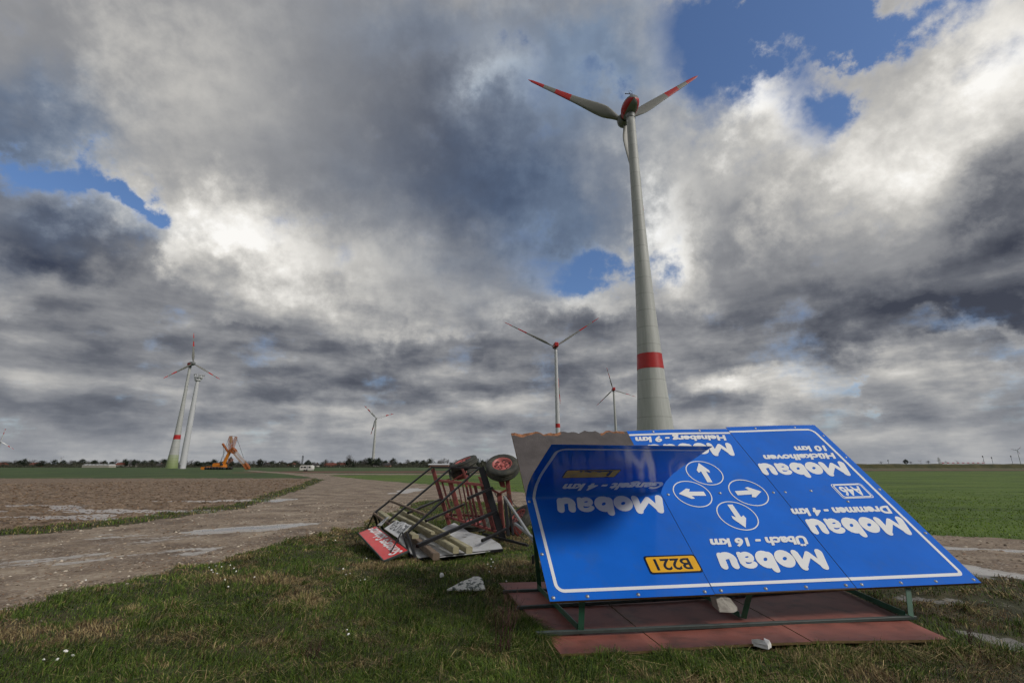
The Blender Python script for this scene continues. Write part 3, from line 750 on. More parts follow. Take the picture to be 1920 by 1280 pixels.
for j in range(n - 1):
    mb.f += [(j + 1, j + 1 + N, j + N, j), (L + j, L + j + N, L + j + 1 + N, L + j + 1)]; mb.m += [2, 2]; mb.smooth += [False, False]
back = wpart(mb, 'backing_board', [M['ply'], M['torn'], M['ochre']], board, label='weathered plywood backing board with a torn top edge')

# ---- flat shapes laid on the face
def ribbon(mb, pts, w, lvl, fn, closed=False, m=0, caps=True):
    """pts in (u, v); a mitred strip; round caps"""
    n = len(pts); Lf, Rt = [], []
    for i in range(n):
        if closed: a, b, c = pts[i - 1], pts[i], pts[(i + 1) % n]
        else: a, b, c = pts[max(i - 1, 0)], pts[i], pts[min(i + 1, n - 1)]
        d1 = Vector((b[0] - a[0], b[1] - a[1])); d2 = Vector((c[0] - b[0], c[1] - b[1]))
        if d1.length < 1e-9: d1 = d2
        if d2.length < 1e-9: d2 = d1
        d1.normalize(); d2.normalize(); t = (d1 + d2)
        if t.length < 1e-6: t = d1
        t.normalize(); nx, ny = -t.y, t.x
        k = min(1.6, 1 / max(0.3, t.dot(d1))) * w / 2
        Lf.append((b[0] + nx * k, b[1] + ny * k)); Rt.append((b[0] - nx * k, b[1] - ny * k))
    k0 = len(mb.v)
    for p in Lf + Rt: mb.v.append(tuple(fn(p[0], p[1], lvl)))
    rng_ = range(n if closed else n - 1)
    for i in rng_:
        j = (i + 1) % n
        mb.f.append((k0 + i, k0 + n + i, k0 + n + j, k0 + j)); mb.m.append(m); mb.smooth.append(False)
    if caps and not closed:
        for e, o_ in ((0, 1), (n - 1, n - 2)):
            cx_, cy_ = pts[e]; dx, dy = cx_ - pts[o_][0], cy_ - pts[o_][1]; a0 = math.atan2(dy, dx)
            kk = len(mb.v); K = 8
            for q in range(K + 1):
                a = a0 - math.pi / 2 + math.pi * q / K
                mb.v.append(tuple(fn(cx_ + math.cos(a) * w / 2, cy_ + math.sin(a) * w / 2, lvl)))
            mb.f.append(tuple(range(kk, kk + K + 1))); mb.m.append(m); mb.smooth.append(False)
def poly(mb, pts, lvl, fn, m=0):
    k = len(mb.v)
    for p in pts: mb.v.append(tuple(fn(p[0], p[1], lvl)))
    mb.f.append(tuple(range(k, k + len(pts)))); mb.m.append(m); mb.smooth.append(False)
def arc(cx_, cy_, rx, ry, a0, a1, n=12): return [(cx_ + rx * math.cos(R(a0 + (a1 - a0) * i / n)), cy_ + ry * math.sin(R(a0 + (a1 - a0) * i / n))) for i in range(n + 1)]
# fat rounded italic letters as strokes; x to the right, y up, x-height .76, cap height 1
W_ = 0.34
def glyphs():
    h = W_ / 2
    g = {}
    g['M'] = (1.52, [[(h, h), (h + .10, 1 - h)], [(h + .10, 1 - h), (.73, .22)], [(.73, .22), (1.25, 1 - h)], [(1.25, 1 - h), (1.35, h)]])
    g['o'] = (.93, [arc(.44, .405, .285, .255, 0, 360, 20)])
    g['b'] = (.93, [[(h, h + .04), (h, 1 - h + .04)], arc(.45, .405, .275, .255, 0, 360, 20)])
    g['a'] = (.89, [arc(.38, .50, .30, .20, 155, 10, 8) + [(.68, .11)], [(.62, .60), (.64, .11)], arc(.355, .265, .215, .15, 0, 360, 16)])
    g['u'] = (.88, [[(h, .81 - h), (h, .36)] + arc(.42, .34, .262, .185, 180, 300, 8), [(.70, .81 - h), (.70, h)]])
    return g
GL = glyphs()
def mobau(u0, v0, width, hgt, fn, name_parent):
    hgt *= 1.17; v0 += 0.015
    tot = sum(GL[c][0] for c in 'Mobau') + 0.10
    kx = width / tot; x = 0; mb = MB()
    for c in 'Mobau':
        adv, strokes = GL[c]
        for k, st in enumerate(strokes):
            closed = st[0] == st[-1] or (abs(st[0][0] - st[-1][0]) < 1e-6 and abs(st[0][1] - st[-1][1]) < 1e-6)
            pts = [((x + px) * 1.0 + 0.20 * py, py) for px, py in (st[:-1] if closed else st)]
            f2 = lambda a, b, l: fn(u0 - a * kx, v0 - b * hgt, l)
            ribbon(mb, pts, (.22 if c == 'a' else .26 if c == 'M' and k in (1, 2) else W_), 0.0022 + 0.0005 * k, f2, closed)
        x += adv
    return wpart(mb, 'word', M['white_vinyl'], board, name_parent)
def text_mesh(s, bold=0.018, shear=0.0):
    cu = bpy.data.curves.new('tmp', 'FONT'); cu.body = s; cu.size = 1; cu.offset = bold; cu.shear = shear; cu.resolution_u = 3; cu.space_character = 1.0
    ob = bpy.data.objects.new('tmp', cu); C.objects.link(ob)
    dg = bpy.context.evaluated_depsgraph_get(); me = bpy.data.meshes.new_from_object(ob.evaluated_get(dg))
    vs = [(v.co.x, v.co.y) for v in me.vertices]; fs = [tuple(p.vertices) for p in me.polygons]
    bpy.data.objects.remove(ob); bpy.data.curves.remove(cu); bpy.data.meshes.remove(me)
    return vs, fs
def text_on(mb, s, fn, bold=0.03, shear=0.22, lvl=0.003, m=0, cap=0.729, wid=1.0):
    """fn(a, b, lvl): a in 0..1 along the words, b = heights in cap heights"""
    vs, fs = text_mesh(s, bold, shear)
    x0 = min(v[0] for v in vs); x1 = max(v[0] for v in vs)
    k = len(mb.v)
    for x, y in vs: mb.v.append(tuple(fn((x - x0) / (x1 - x0), y / cap, lvl)))
    for f in fs: mb.f.append(tuple(i + k for i in f)); mb.m.append(m); mb.smooth.append(False)
def words(s, u0, u1, v0, hgt, fn, parent, bold=0.035, name='word', shear=0.22):
    mb = MB()
    for q_, (sx_, sy_) in enumerate(((0, 0), (.003, .03), (-.003, -.03))): text_on(mb, s, lambda a, b, l: fn(u0 - (a + sx_ * 1.3 / (u0 - u1)) * (u0 - u1), v0 + .005 - (b + sy_) * hgt * 1.15, l), bold, shear, 0.0032 + .0004 * q_)
    return wpart(mb, name, M['white_vinyl'], board, parent)
def fm(u, v, l): return S(u, v, 0.006 * math.sin(3.1 * u + 2.0 * v) * (v / BHEI) + 0.002 + l)
mobau(3.64, 0.515, 1.42, 0.245, fm, panM); words('Übach - 16 km', 3.56, 2.26, 0.715, 0.10, fm, panM)
mobau(5.14, 0.965, 1.42, 0.255, fm, panR); words('Dremmen - 4 km', 5.11, 3.66, 1.145, 0.105, fm, panR)
mobau(5.12, 2.005, 1.42, 0.255, fm, panR); words('Hückelhoven', 5.10, 3.92, 2.185, 0.10, fm, panR); words('10 km', 5.08, 4.55, 2.355, 0.10, fm, panR)
mobau(3.56, 2.475, 1.42, 0.255, fm, panM); words('Heinsberg - 9 km', 3.57, 2.03, 2.66, 0.105, fm, panM)
mobau(1.955, 1.455, 1.55, 0.27, SF, panL)
words('Gangelt - 4 km', 1.93, 0.50, 1.70, 0.105, SF, panL, name='word')

def badge(u0, u1, v0, v1, fn, parent, text, face, edge, ink, frame_w=0.022, name='road_badge', bold=0.02, tb=(0.16, 0.84, 0.22, 0.62)):
    def rr(a0, a1, b0, b1, r):
        out = []
        for cx_, cy_, s in ((a1 - r, b1 - r, 0), (a0 + r, b1 - r, 90), (a0 + r, b0 + r, 180), (a1 - r, b0 + r, 270)):
            out += arc(cx_, cy_, r, r, s, s + 90, 4)
        return out
    mats = [M[edge], M[face], M[ink]]
    mb = MB()
    poly(mb, rr(u0, u1, v0, v1, 0.035), 0.0020, fn, 0)
    poly(mb, rr(u0 + frame_w, u1 - frame_w, v0 + frame_w, v1 - frame_w, 0.025), 0.0032, fn, 1)
    Wd = u1 - u0; Hd = v1 - v0
    text_on(mb, text, lambda a, b, l: fn(u1 - Wd * (tb[0] + a * (tb[1] - tb[0])), v1 - Hd * (tb[2] + b * tb[3]), l), bold, 0.0, 0.0045, 2)
    return wpart(mb, name, mats, board, parent)
badge(1.30, 1.965, 0.275, 0.52, lambda u, v, l: S(u, v, l + 0.003), panL, 'B221', 'yellow_vinyl', 'black_vinyl', 'black_vinyl', 0.02)
badge(0.42, 1.16, 1.86, 2.11, SF, panL, 'L227', 'yellow_vinyl', 'black_vinyl', 'black_vinyl', 0.012, bold=0.03, tb=(0.14, 0.86, 0.14, 0.74))
bd2 = badge(4.575, 5.055, 1.305, 1.575, fm, panR, 'A46', 'blue', 'white_vinyl', 'white_vinyl', 0.012, bold=0.03)
mb = MB()
ribbon(mb, [(4.605, 1.345), (4.605, 1.535), (4.63, 1.552), (5.0, 1.552), (5.025, 1.535), (5.025, 1.345), (5.0, 1.328), (4.63, 1.328)], 0.018, 0.0048, fm, True)
wpart(mb, 'badge_border', M['white_vinyl'], board, panR)
for (cu_, cv_, dirx, diry) in ((2.80, 1.86, .06, 1), (2.42, 1.475, -1, 0.03), (3.25, 1.465, 1, 0.03), (2.86, 1.08, 0, -1)):
    mb = MB()
    ribbon(mb, arc(cu_, cv_, .262, .235, 0, 350, 35), 0.014, 0.0025, fm, True)
    d = Vector((dirx, diry)).normalized(); p = Vector((-d.y, d.x))
    def q(a, b): return (cu_ + d.x * a + p.x * b, cv_ + d.y * a + p.y * b)
    poly(mb, [q(-.185, -.038), q(.03, -.038), q(.03, .038), q(-.185, .038)], 0.0025, fm)
    poly(mb, [q(.0, -.085), q(.05, -.095), q(.20, 0), q(.05, .095), q(.0, .085), q(.03, .038), q(.03, -.038)], 0.0030, fm)
    wpart(mb, 'arrow_roundel', M['white_vinyl'], board, panM)
# white border line
IN = 0.115; bw = 0.040

mb = MB()
lp = [(u, IN) for u in lsp(U1 - 0.003, IN + 0.09, 6)] + arc(IN + 0.09, IN + 0.09, .09, .09, 270, 180, 6)[1:] + [(IN, v) for v in lsp(0.3, FOLD - 0.1, 4)] + [(IN, v) for v in lsp(FOLD, FOLD + 0.4, 9)] + [(IN, v) for v in lsp(FOLD + 0.5, BHEI - 0.25, 6)] + arc(IN + 0.12, BHEI - IN - 0.10, .12, .10, 180, 90, 6) + [(u, BHEI - IN) for u in lsp(0.4, U1 - 0.003, 6)]
ribbon(mb, lp, bw, 0.0025, SF, caps=False)
wpart(mb, 'border_line', M['white_vinyl'], board, panL)
for v_ in (IN, BHEI - IN):
    mb = MB(); ribbon(mb, [(u, v_) for u in lsp(U1 + 0.008, U2 - 0.002, 8)], bw, 0.0025, fm, caps=False)
    wpart(mb, 'border_line', M['white_vinyl'], board, panM)
mb = MB()
e_ = BWID - 0.13
rp = [(u, IN) for u in lsp(U2 + 0.009, e_ - 0.05, 7)] + arc(e_ - 0.05, IN + 0.05, .05, .05, 270, 360, 5) + [(e_, v) for v in lsp(0.3, BHEI - 0.25, 8)] + arc(e_ - 0.09, BHEI - IN - 0.07, .09, .10, 0, 90, 5) + [(u, BHEI + 0.02 - IN + 0.01) for u in lsp(e_ - 0.2, U2 + 0.009, 6)]
ribbon(mb, rp, bw, 0.0025, fm, caps=False)
wpart(mb, 'border_line', M['white_vinyl'], board, panR)
# bolts
for (u, v, par) in [(0.05, 0.04, panL), (0.45, 0.04, panL), (1.05, 0.035, panL), (1.85, 0.035, panL), (2.05, 0.04, panM), (2.6, 0.04, panM), (3.1, 0.04, panM), (3.6, 0.04, panM), (3.8, 0.04, panR), (4.3, 0.04, panR), (4.75, 0.04, panR), (5.24, 0.04, panR),
                    (0.04, 0.6, panL), (0.04, 1.42, panL), (2.06, 1.47, panM), (2.83, 1.47, panM), (3.62, 1.45, panM), (3.80, 1.45, panR), (4.2, 1.46, panR), (4.6, 1.25, panR), (5.25, 0.7, panR), (5.25, 1.45, panR), (5.25, 2.1, panR), (5.25, 2.6, panR), (2.4, 2.79, panM), (3.2, 2.79, panM), (4.2, 2.82, panR), (4.9, 2.82, panR)]:
    mb = MB(); mb.lathe([(0, .012), (.007, .011), (.012, .006), (.018, .003), (.020, 0), (.020, -.02)], S(u, v, 0.004), bn, 10)
    wpart(mb, 'bolt', M['steel'], board, par)
# the other face of the billboard lies face down; its red brown back carries the rails
def gp(x, y, z): return Vector((x, y, z))
mb = MB(); A_ = [(-.20, 7.45), (.44, 4.83), (4.33, 5.17), (4.56, 7.6)]
def quadp(a, b):   # a along x 0..1, b from back 0 to front 1
    p = Vector(A_[0]).lerp(Vector(A_[3]), a); q_ = Vector(A_[1]).lerp(Vector(A_[2]), a); return p.lerp(q_, b)
def slab(a0, a1, b0, b1, z0, z1, mb, m=0, nx=10, ny=5, wv=0.012):
    for zt in (z1, z0):
        for i in range(nx + 1):
            for j in range(ny + 1):
                a = a0 + (a1 - a0) * i / nx; b = b0 + (b1 - b0) * j / ny; p = quadp(a, b)
                mb.v.append((p.x, p.y, zt + wv * math.sin(a * 7 + b * 4)))
    k = len(mb.v) - 2 * (nx + 1) * (ny + 1); N_ = (nx + 1) * (ny + 1); s_ = ny + 1
    for i in range(nx):
        for j in range(ny):
            q0 = k + i * s_ + j
            mb.f += [(q0, q0 + 1, q0 + s_ + 1, q0 + s_), (q0 + N_, q0 + N_ + s_, q0 + N_ + s_ + 1, q0 + N_ + 1)]; mb.m += [m, 1]; mb.smooth += [True, False]
    for i in range(nx):
        for j, fl in ((0, 0), (ny, 1)):
            p = k + i * s_ + j; q = p + s_; mb.f.append((p, q, q + N_, p + N_)); mb.m.append(1); mb.smooth.append(False)
    for j in range(ny):
        for i in (0, nx):
            p = k + i * s_ + j; q = p + 1; mb.f.append((p, q, q + N_, p + N_)); mb.m.append(1); mb.smooth.append(False)
cuts = [0, 0.255, 0.63, 1.0]
for i in range(3):
    mb = MB(); slab(cuts[i] + 0.0012, cuts[i + 1] - 0.0012, 0, 1.0 - 0.004 * i, 0.030 + 0.003 * i, 0.052 + 0.003 * i, mb, ny=8)
    wpart(mb, 'lower_board', [M['redboard'], M['ochre']], board, label='red brown back of the second face lying flat on the grass')
for p, q in (((.24, 5.25), (4.47, 5.75)), ((.06, 6.13), (4.40, 6.95)), ((-.12, 6.86), (4.5, 7.55))):
    mb = MB(); mb.beam((p[0], p[1], .075), (q[0], q[1], .080), .048, .035); wpart(mb, 'rail', M['rail'], board)
for F, Gq, tu, bu in (((.70, 5.32), (.37, 6.91), .42, .12), ((2.55, 5.73), (2.40, 6.99), 2.48, 2.2), ((4.40, 5.74), (4.51, 7.2), 4.46, 4.3)):
    F3 = Vector((F[0], F[1], .09)); G3 = Vector((Gq[0], Gq[1], .13))
    mb = MB(); mb.beam(F3, S(tu, .12, -.05), .06, .05, up=(0, 1, 0), L=True); wpart(mb, 'strut', M['green'], board)
    mb = MB(); mb.beam(F3 + Vector((0, .02, .02)), G3, .065, .06, L=True); wpart(mb, 'cross_brace', M['green'], board)
    tp = S(bu, 2.1 if bu > 1 else 1.75, -.05); mb = MB(); mb.beam(G3, tp, .055, .05, up=(0, 1, 0), L=True); wpart(mb, 'strut', M['green'], board)
for v_ in (0.12, 1.45, 2.6):
    mb = MB(); mb.beam(S(0.1, v_, -.06), S(5.2, v_, -.06), .055, .05, up=bn); wpart(mb, 'rail', M['green'], board)
mb = MB(); mb.beam(S(5.0, 0.2, -.1), S(5.0, 0.2, -.1) + Vector((-.15, .9, -.35)), .06, .01); wpart(mb, 'strut', M['green'], board)
mb = MB(); mb.box(S(0, .62, -.05) + Vector((-.05, 0.1, -.05)), (.03, .05, .09)); wpart(mb, 'clamp', M['darkmetal'], board)

# ================================================================== overturned trailer with its sign frame
tr = wthing('overturned_trailer', gnd(900, 1005), 'old red trailer tipped on its side with a black sign frame', 'trailer')
NOD = dict(A=at(809.6, 875.5, 14.2), A2=at(846, 877, 13.4), B=at(899, 876.5, 12.4), Cc=at(701, 962, 11.9), C2=at(729.4, 976.4, 10.95), E=at(763, 998.7, 9.9),
           X1=at(730.4, 937.8, 12.4), X2=at(797.4, 964.2, 10.6))
def tp(name, mb, mt, parent=None, label=None): return wpart(mb, name, mt, tr, parent, label)
mb = MB(); mb.beam(NOD['A'], NOD['B'], .07, .05); top_rail = tp('frame_rail', mb, M['blacksteel'])
for a, b in (('A', 'Cc'), ('A2', 'C2'), ('B', 'E')):
    mb = MB(); mb.beam(NOD[a], NOD[b], .042, .042); tp('frame_rail', mb, M['blacksteel'])
mb = MB(); mb.beam(NOD['X1'], NOD['X2'], .05, .05); tp('crossbar', mb, M['timber_brown'])
mb = MB(); mb.beam(NOD['Cc'], at(738, 988, 10.8), .05, .05); tp('crossbar', mb, M['timber_brown'])
foot = gnd(782, 1053); foot2 = gnd(771, 1049)
for a, b, w in ((NOD['E'], foot, .045), (NOD['E'] + Vector((-.10, .05, 0)), foot2, .035), (NOD['Cc'], gnd(713, 1003), .05), (NOD['Cc'] + Vector((.06, 0, 0)), gnd(722, 1001), .04), (NOD['Cc'], gnd(687.6, 993), .03), (NOD['C2'] + Vector((.1, 0, 0)), gnd(748, 1022), .05)):
    mb = MB(); mb.beam(a, b, w, w, up=(0, 1, 0)); tp('frame_leg', mb, M['blacksteel'])
mb = MB(); mb.beam(NOD['E'] + Vector((-.1, -.1, 0)), at(724, 1050, 9.3), .022); tp('frame_leg', mb, M['blacksteel'])
for (x0, y0, Y0), (x1, y1, Y1), w in (((765, 961, 11.2), (826, 935.5, 13.6), .05), ((798.4, 976.4, 10.4), (870, 945, 12.9), .05), ((782, 1023, 9.35), (931, 958, 11.7), .07), ((904, 1013, 10.5), (951, 990, 11.6), .06), ((877, 934, 11.4), (923, 914, 11.9), .06)):
    mb = MB(); mb.beam(at(x0, y0, Y0), at(x1, y1, Y1), w, w); tp('frame_rail', mb, M['blacksteel'])
# chassis: a ladder of red beams standing upright
def bar(p, q, w, h, mt, name='chassis_beam', up=(0, 1, 0), L=False):
    mb = MB(); mb.beam(at(*p), at(*q), w, h, up=up, L=L); return tp(name, mb, M[mt])
bar((811.6, 879, 14.1), (845.5, 993, 13.3), .11, .06, 'redsteel')
bar((903, 877, 12.3), (943, 1010, 11.6), .16, .10, 'blacksteel')
bar((819, 900, 14.0), (908, 909, 12.3), .05, .07, 'pinksteel', up=(0, 0, 1))
bar((839, 968, 13.4), (934, 997, 11.9), .06, .06, 'pinksteel', up=(0, 0, 1))
bar((840, 964, 13.9), (925, 968, 12.8), .10, .05, 'redsteel', up=(0, 0, 1))
for (xt, xb, w, yt, yb, mt) in ((829, 848, .05, 903, 968, 'redsteel'), (844.5, 864, .13, 904, 974, 'redsteel'), (858.5, 873, .03, 905, 977, 'redsteel'), (867, 881, .035, 906, 979, 'redsteel'), (873.5, 890, .06, 906, 981, 'redsteel'), (880.5, 897, .06, 907, 984, 'redsteel'), (890, 910, .08, 908, 988, 'redsteel'), (904, 926, .10, 909, 995, 'redsteel'), (914, 930, .05, 925, 992, 'pinksteel')):
    f = (xt - 820) / 90; Yt = 14.0 - f * 1.7; Yb = 13.4 - f * 1.5
    bar((xt, yt, Yt), (xb, yb, Yb), w, .05, mt, 'chassis_slat')
bar((829, 903, 13.9), (862, 890, 14.0), .035, .03, 'pinksteel', 'bracket'); bar((846, 902, 13.7), (875, 884, 13.5), .04, .03, 'pinksteel', 'bracket')
bar((867, 878, 13.4), (877, 905, 13.0), .06, .05, 'redsteel', 'bracket'); bar((842, 880, 13.8), (846, 902, 13.6), .05, .05, 'rubber', 'bracket')
bar((850, 893, 13.9), (880, 886, 13.9), .20, .16, 'rubber', 'axle_block'); bar((858, 897, 13.7), (876, 893, 13.5), .09, .09, 'redsteel', 'axle_block')
mb = MB(); p_ = [at(896, 893, 12.5), at(907, 896, 12.35), at(907, 909, 12.35), at(901, 906, 12.5)]
mb.add(p_ + [p + Vector((.02, .06, 0)) for p in p_], [(0, 1, 2, 3), (7, 6, 5, 4), (0, 4, 5, 1), (1, 5, 6, 2), (2, 6, 7, 3), (3, 7, 4, 0)]); tp('bracket', mb, M['pinksteel'])
# front axle, spring pack and drawbar on the right
bar((913, 889, 12.1), (946, 900, 11.9), .07, .06, 'redsteel', 'axle_arm', up=(0, 0, 1))
bar((951, 896, 12.0), (957, 948, 11.9), .11, .10, 'redsteel', 'axle_arm')
bar((923, 918, 12.0), (936, 925, 11.9), .05, .05, 'redsteel', 'axle_arm'); bar((936, 925, 11.9), (952, 917, 11.9), .05, .05, 'redsteel', 'axle_arm')
bar((936, 925, 12.0), (944, 1000, 11.7), .12, .10, 'redsteel', 'axle_arm'); bar((947, 930, 11.8), (953, 1004, 11.5), .08, .08, 'blacksteel', 'axle_arm')
bar((955, 945, 11.9), (962, 1003, 11.6), .06, .06, 'blacksteel', 'axle_arm')
mb = MB()
for k in range(5): mb.beam(at(934 + k, 901 + 2.4 * k, 11.9), at(946 + .5 * k, 903 + 2.4 * k, 11.9), .05, .028, up=(0, 0, 1))
tp('leaf_spring', mb, M['redsteel'])
for a, b in (((946, 931), (977, 978)), ((977, 978), (1003, 1018)), ((966, 981), (1005, 1012))):
    mb = MB(); mb.beam(at(a[0], a[1], 11.6 - (a[0] - 946) * .02), at(b[0], b[1], 11.6 - (b[0] - 946) * .02), .055); tp('drawbar', mb, M['steel'])
mb = MB(); mb.beam(gnd(905, 1000, .1), gnd(990, 1022, .1), .05); tp('drawbar', mb, M['darkmetal'])
bar((960, 985, 11.8), (975, 1000, 11.7), .16, .12, 'redsteel', 'axle_block')
for pts_ in ([(905, 905, 12.2), (915, 925, 12.2), (925, 915, 12.1), (936, 935, 12.0)], [(845, 905, 13.6), (842, 930, 13.4), (850, 950, 13.3), (846, 972, 13.2)], [(952, 925, 11.8), (968, 950, 11.7), (962, 985, 11.6), (985, 1012, 11.3)]):
    P_ = [at(*q) for q in pts_]; cur = []
    for i in range(len(P_) - 1):
        for t in (0, .33, .66): cur.append(P_[i].lerp(P_[i + 1], t) + Vector((.02 * math.sin(5 * t + i), 0, -.03 * math.sin(t * 3.1))))
    mb = MB(); mb.tube(cur + [P_[-1]], .010, 6); tp('cable', mb, M['darkmetal'])
def wheel(c, ax, r, w, nm='wheel', holes=True):
    ax = Vector(ax).normalized(); c = Vector(c)
    mb = MB()
    prof = [(r * .56, -w * .42), (r * .64, -w * .5), (r * .80, -w * .52), (r * .93, -w * .46), (r * .985, -w * .36), (r, -w * .18), (r * .985, -w * .16), (r * .985, -w * .05), (r, -w * .03), (r, w * .03), (r * .985, w * .05), (r * .985, w * .16), (r, w * .18), (r * .985, w * .36), (r * .93, w * .46), (r * .80, w * .52), (r * .64, w * .5), (r * .56, w * .42), (r * .56, -w * .42)]
    mb.lathe(prof, c, ax, 36); wh = tp(nm, mb, M['rubber'])
    mb = MB(); mb.lathe([(r * .565, w * .40), (r * .60, w * .46), (r * .56, w * .44), (r * .50, w * .22), (r * .46, w * .20), (r * .36, w * .30), (r * .22, w * .33), (r * .20, w * .26), (r * .0, w * .26)], c, ax, 32)
    mb.lathe([(r * .565, -w * .40), (r * .54, -w * .3), (r * .50, -w * .05), (0, -w * .05)], c, ax, 32)
    rim = tp('rim', mb, M['pinksteel'], wh)
    u = ax.cross(Vector((0, 0.3, 1))).normalized(); v = ax.cross(u)
    for k in range(8 if holes else 0):
        a = 2 * math.pi * k / 8; p = c + (u * math.cos(a) + v * math.sin(a)) * r * .29 + ax * w * .315; mb = MB(); mb.lathe([(r * .036, -.01), (r * .036, .02), (0, .025)], p, ax, 6, sm=False)
        tp('wheel_nut', mb, M['darkmetal'], rim)
    for k in range(6 if holes else 0):  # no opening is cut: a dark disc paints the shade of each hole
        mb = MB()
        a = 2 * math.pi * (k + .3) / 6; dr = u * math.cos(a) + v * math.sin(a); tg = ax.cross(dr)
        p = c + dr * r * .43 + ax * (w * .262)
        mb.add([p + tg * (r * .085 * math.cos(t)) + dr * (r * .045 * math.sin(t)) + ax * (.016 + .004 * math.sin(t)) for t in [2 * math.pi * i / 12 for i in range(12)]], [tuple(range(12))])
        tp('hand_hole_shade', mb, M['dark'], rim)
    mb = MB(); mb.lathe([(r * .11, w * .2), (r * .11, w * .34), (r * .09, w * .37), (0, w * .37)], c, ax, 14); tp('hub_cap', mb, M['pinksteel'], rim)
    return wh
wheel(at(942, 876, 12.0), (-.06, -.60, .79), .42, .26)
wheel(at(870, 868.5, 13.9), (-.36, -.20, .91), .41, .20)
wheel(at(869, 880, 14.05), (-.30, -.22, .92), .40, .18, holes=False)
wheel(gnd(976, 1000) + Vector((0, 0, .36)), (-.62, -.30, .72), .42, .24)
wheel(gnd(889, 998) + Vector((.0, .3, .16)), (-.1, -.22, .97), .41, .22, holes=False)

# ---- loose things around the trailer
def slab_thing(name, corners, th, mats, label, cat, group=None, dirn=(0, 0, -1)):
    cs = [Vector(c) for c in corners]; cen = sum(cs, Vector()) / len(cs)
    root = wthing(name, cen, label, cat, group); mb = MB(); n = len(cs); dv = Vector(dirn) * th
    mb.add(cs + [c + dv for c in cs], [tuple(range(n)), tuple(reversed(range(n, 2 * n)))] + [(i, i + n, (i + 1) % n + n, (i + 1) % n) for i in range(n)])
    wpart(mb, 'panel', mats, root); return root
def sign_text(root, s, P0, P1, P2, mt, bold=.03, shear=.1, off=(0, 0, .006), a0=0.0, a1=1.0, b0=0, b1=1, name='word'):
    """P0 start of baseline, P1 end of baseline, P2 top of the first letter"""
    P0, P1, P2 = Vector(P0), Vector(P1), Vector(P2); o_ = Vector(off); mb = MB()
    def fn(a, b, l): return P0 + (P1 - P0) * (a0 + (a1 - a0) * a) + (P2 - P0) * (b0 + (b1 - b0) * b) + o_
    text_on(mb, s, fn, bold, shear, 0, 0); return wpart(mb, name, mt, root)
# red sign; corners: left-near, left-far, right-far, right-near
c1, c2, c3, c4 = at(671.5, 998.5, 10.9), at(705, 985.5, 11.3), at(766.5, 1031.5, 9.45), at(719.5, 1050.5, 9.05)
rs = slab_thing('fallen_sign', [c1, c4, c3, c2], .02, M['redsign'], 'red advertising sign with white lettering lying upside down at the trailer frame', 'sign')
nrm = (c4 - c1).cross(c2 - c1).normalized()
for c in (1,):
    mb = MB()
    for a, b in ((c1, c4), (c4, c3), (c3, c2), (c2, c1)): mb.beam(a - nrm * .012, b - nrm * .012, .022, .04, up=nrm)
    wpart(mb, 'sign_frame', M['rail'], rs)
def on_red(a, b): return c4.lerp(c1, a).lerp(c3.lerp(c2, a), b)      # a from the near right end to the left end, b from near edge to far edge
sign_text(rs, 'Sonntags', on_red(.03, .80), on_red(.50, .80), on_red(.03, .28), M['white_vinyl'], .025, .25, nrm * .004)
sign_text(rs, 'Schautag', on_red(.53, .90), on_red(.985, .90), on_red(.53, .36), M['white_vinyl'], .025, .25, nrm * .004)
# small white signs with jagged far edges where they snapped
w1, w2, w3, w4 = at(720.5, 990, 10.5), at(746.5, 1008, 9.8), at(772, 984, 10.15), at(744, 974.5, 10.75)
ws = slab_thing('fallen_sign', [w1, w2, w3, at(765, 982, 10.3), at(760, 979, 10.35), at(754, 976, 10.5), at(750, 978, 10.55), w4], .008, M['whitesheet'], 'snapped white sign with dark lettering between the red sign and the timber', 'sign')
nw = (w2 - w1).cross(w4 - w1).normalized()
if nw.dot(CAMP - w1) < 0: nw = -nw
def on_w(a, b): return w2.lerp(w1, a).lerp(w3.lerp(w4, a), b)
sign_text(ws, 'BESUCHEN', on_w(.04, .85), on_w(.94, .85), on_w(.04, .22), M['black_vinyl'], .012, .12, nw * .012)
v1, v2, v3, v4 = at(707.5, 983.5, 10.95), at(714.5, 985, 10.8), at(730, 967.5, 10.9), at(726, 968, 11.1)
vs_ = slab_thing('fallen_sign', [v1, v2, v3, v4], .008, M['whitesheet'], 'narrow white sign strip with dark lettering beside the leftmost frame leg', 'sign')
nv = (v2 - v1).cross(v4 - v1).normalized()
if nv.dot(CAMP - v1) < 0: nv = -nv
sign_text(vs_, 'SIE', v2.lerp(v3, .75).lerp(v1.lerp(v4, .75), .12), v2.lerp(v3, .75).lerp(v1.lerp(v4, .75), .88), v2.lerp(v3, .25).lerp(v1.lerp(v4, .25), .12), M['black_vinyl'], .02, .0, nv * .012)
# white sheet on the ground
ROOTW = wthing('white_sheet', gnd(860, 1040), 'large dirty white sheet lying on the grass under the timber planks', 'sheet')
mb = MB(); pts = [gnd(786, 1052), gnd(860, 1045), gnd(943, 1035), gnd(938, 1029), gnd(918, 1019), gnd(880, 1009), gnd(852, 994), gnd(838, 998), gnd(820, 1004), gnd(742, 1014), gnd(748, 1030)]
zs = [.05, .05, .06, .10, .13, .14, .20, .18, .1, .12, .06]
pts = [Vector((p.x, p.y, z)) for p, z in zip(pts, zs)]; cen = sum(pts, Vector()) / len(pts); cen.z = .06; n = len(pts)
mb.add(pts + [cen] + [p - Vector((0, 0, .015)) for p in pts] + [cen - Vector((0, 0, .015))], [(i, (i + 1) % n, n) for i in range(n)] + [(n + 1 + (i + 1) % n, n + 1 + i, 2 * n + 1) for i in range(n)] + [(i, i + n + 1, (i + 1) % n + n + 1, (i + 1) % n) for i in range(n)])
wpart(mb, 'panel', M['whitesheet'], ROOTW)
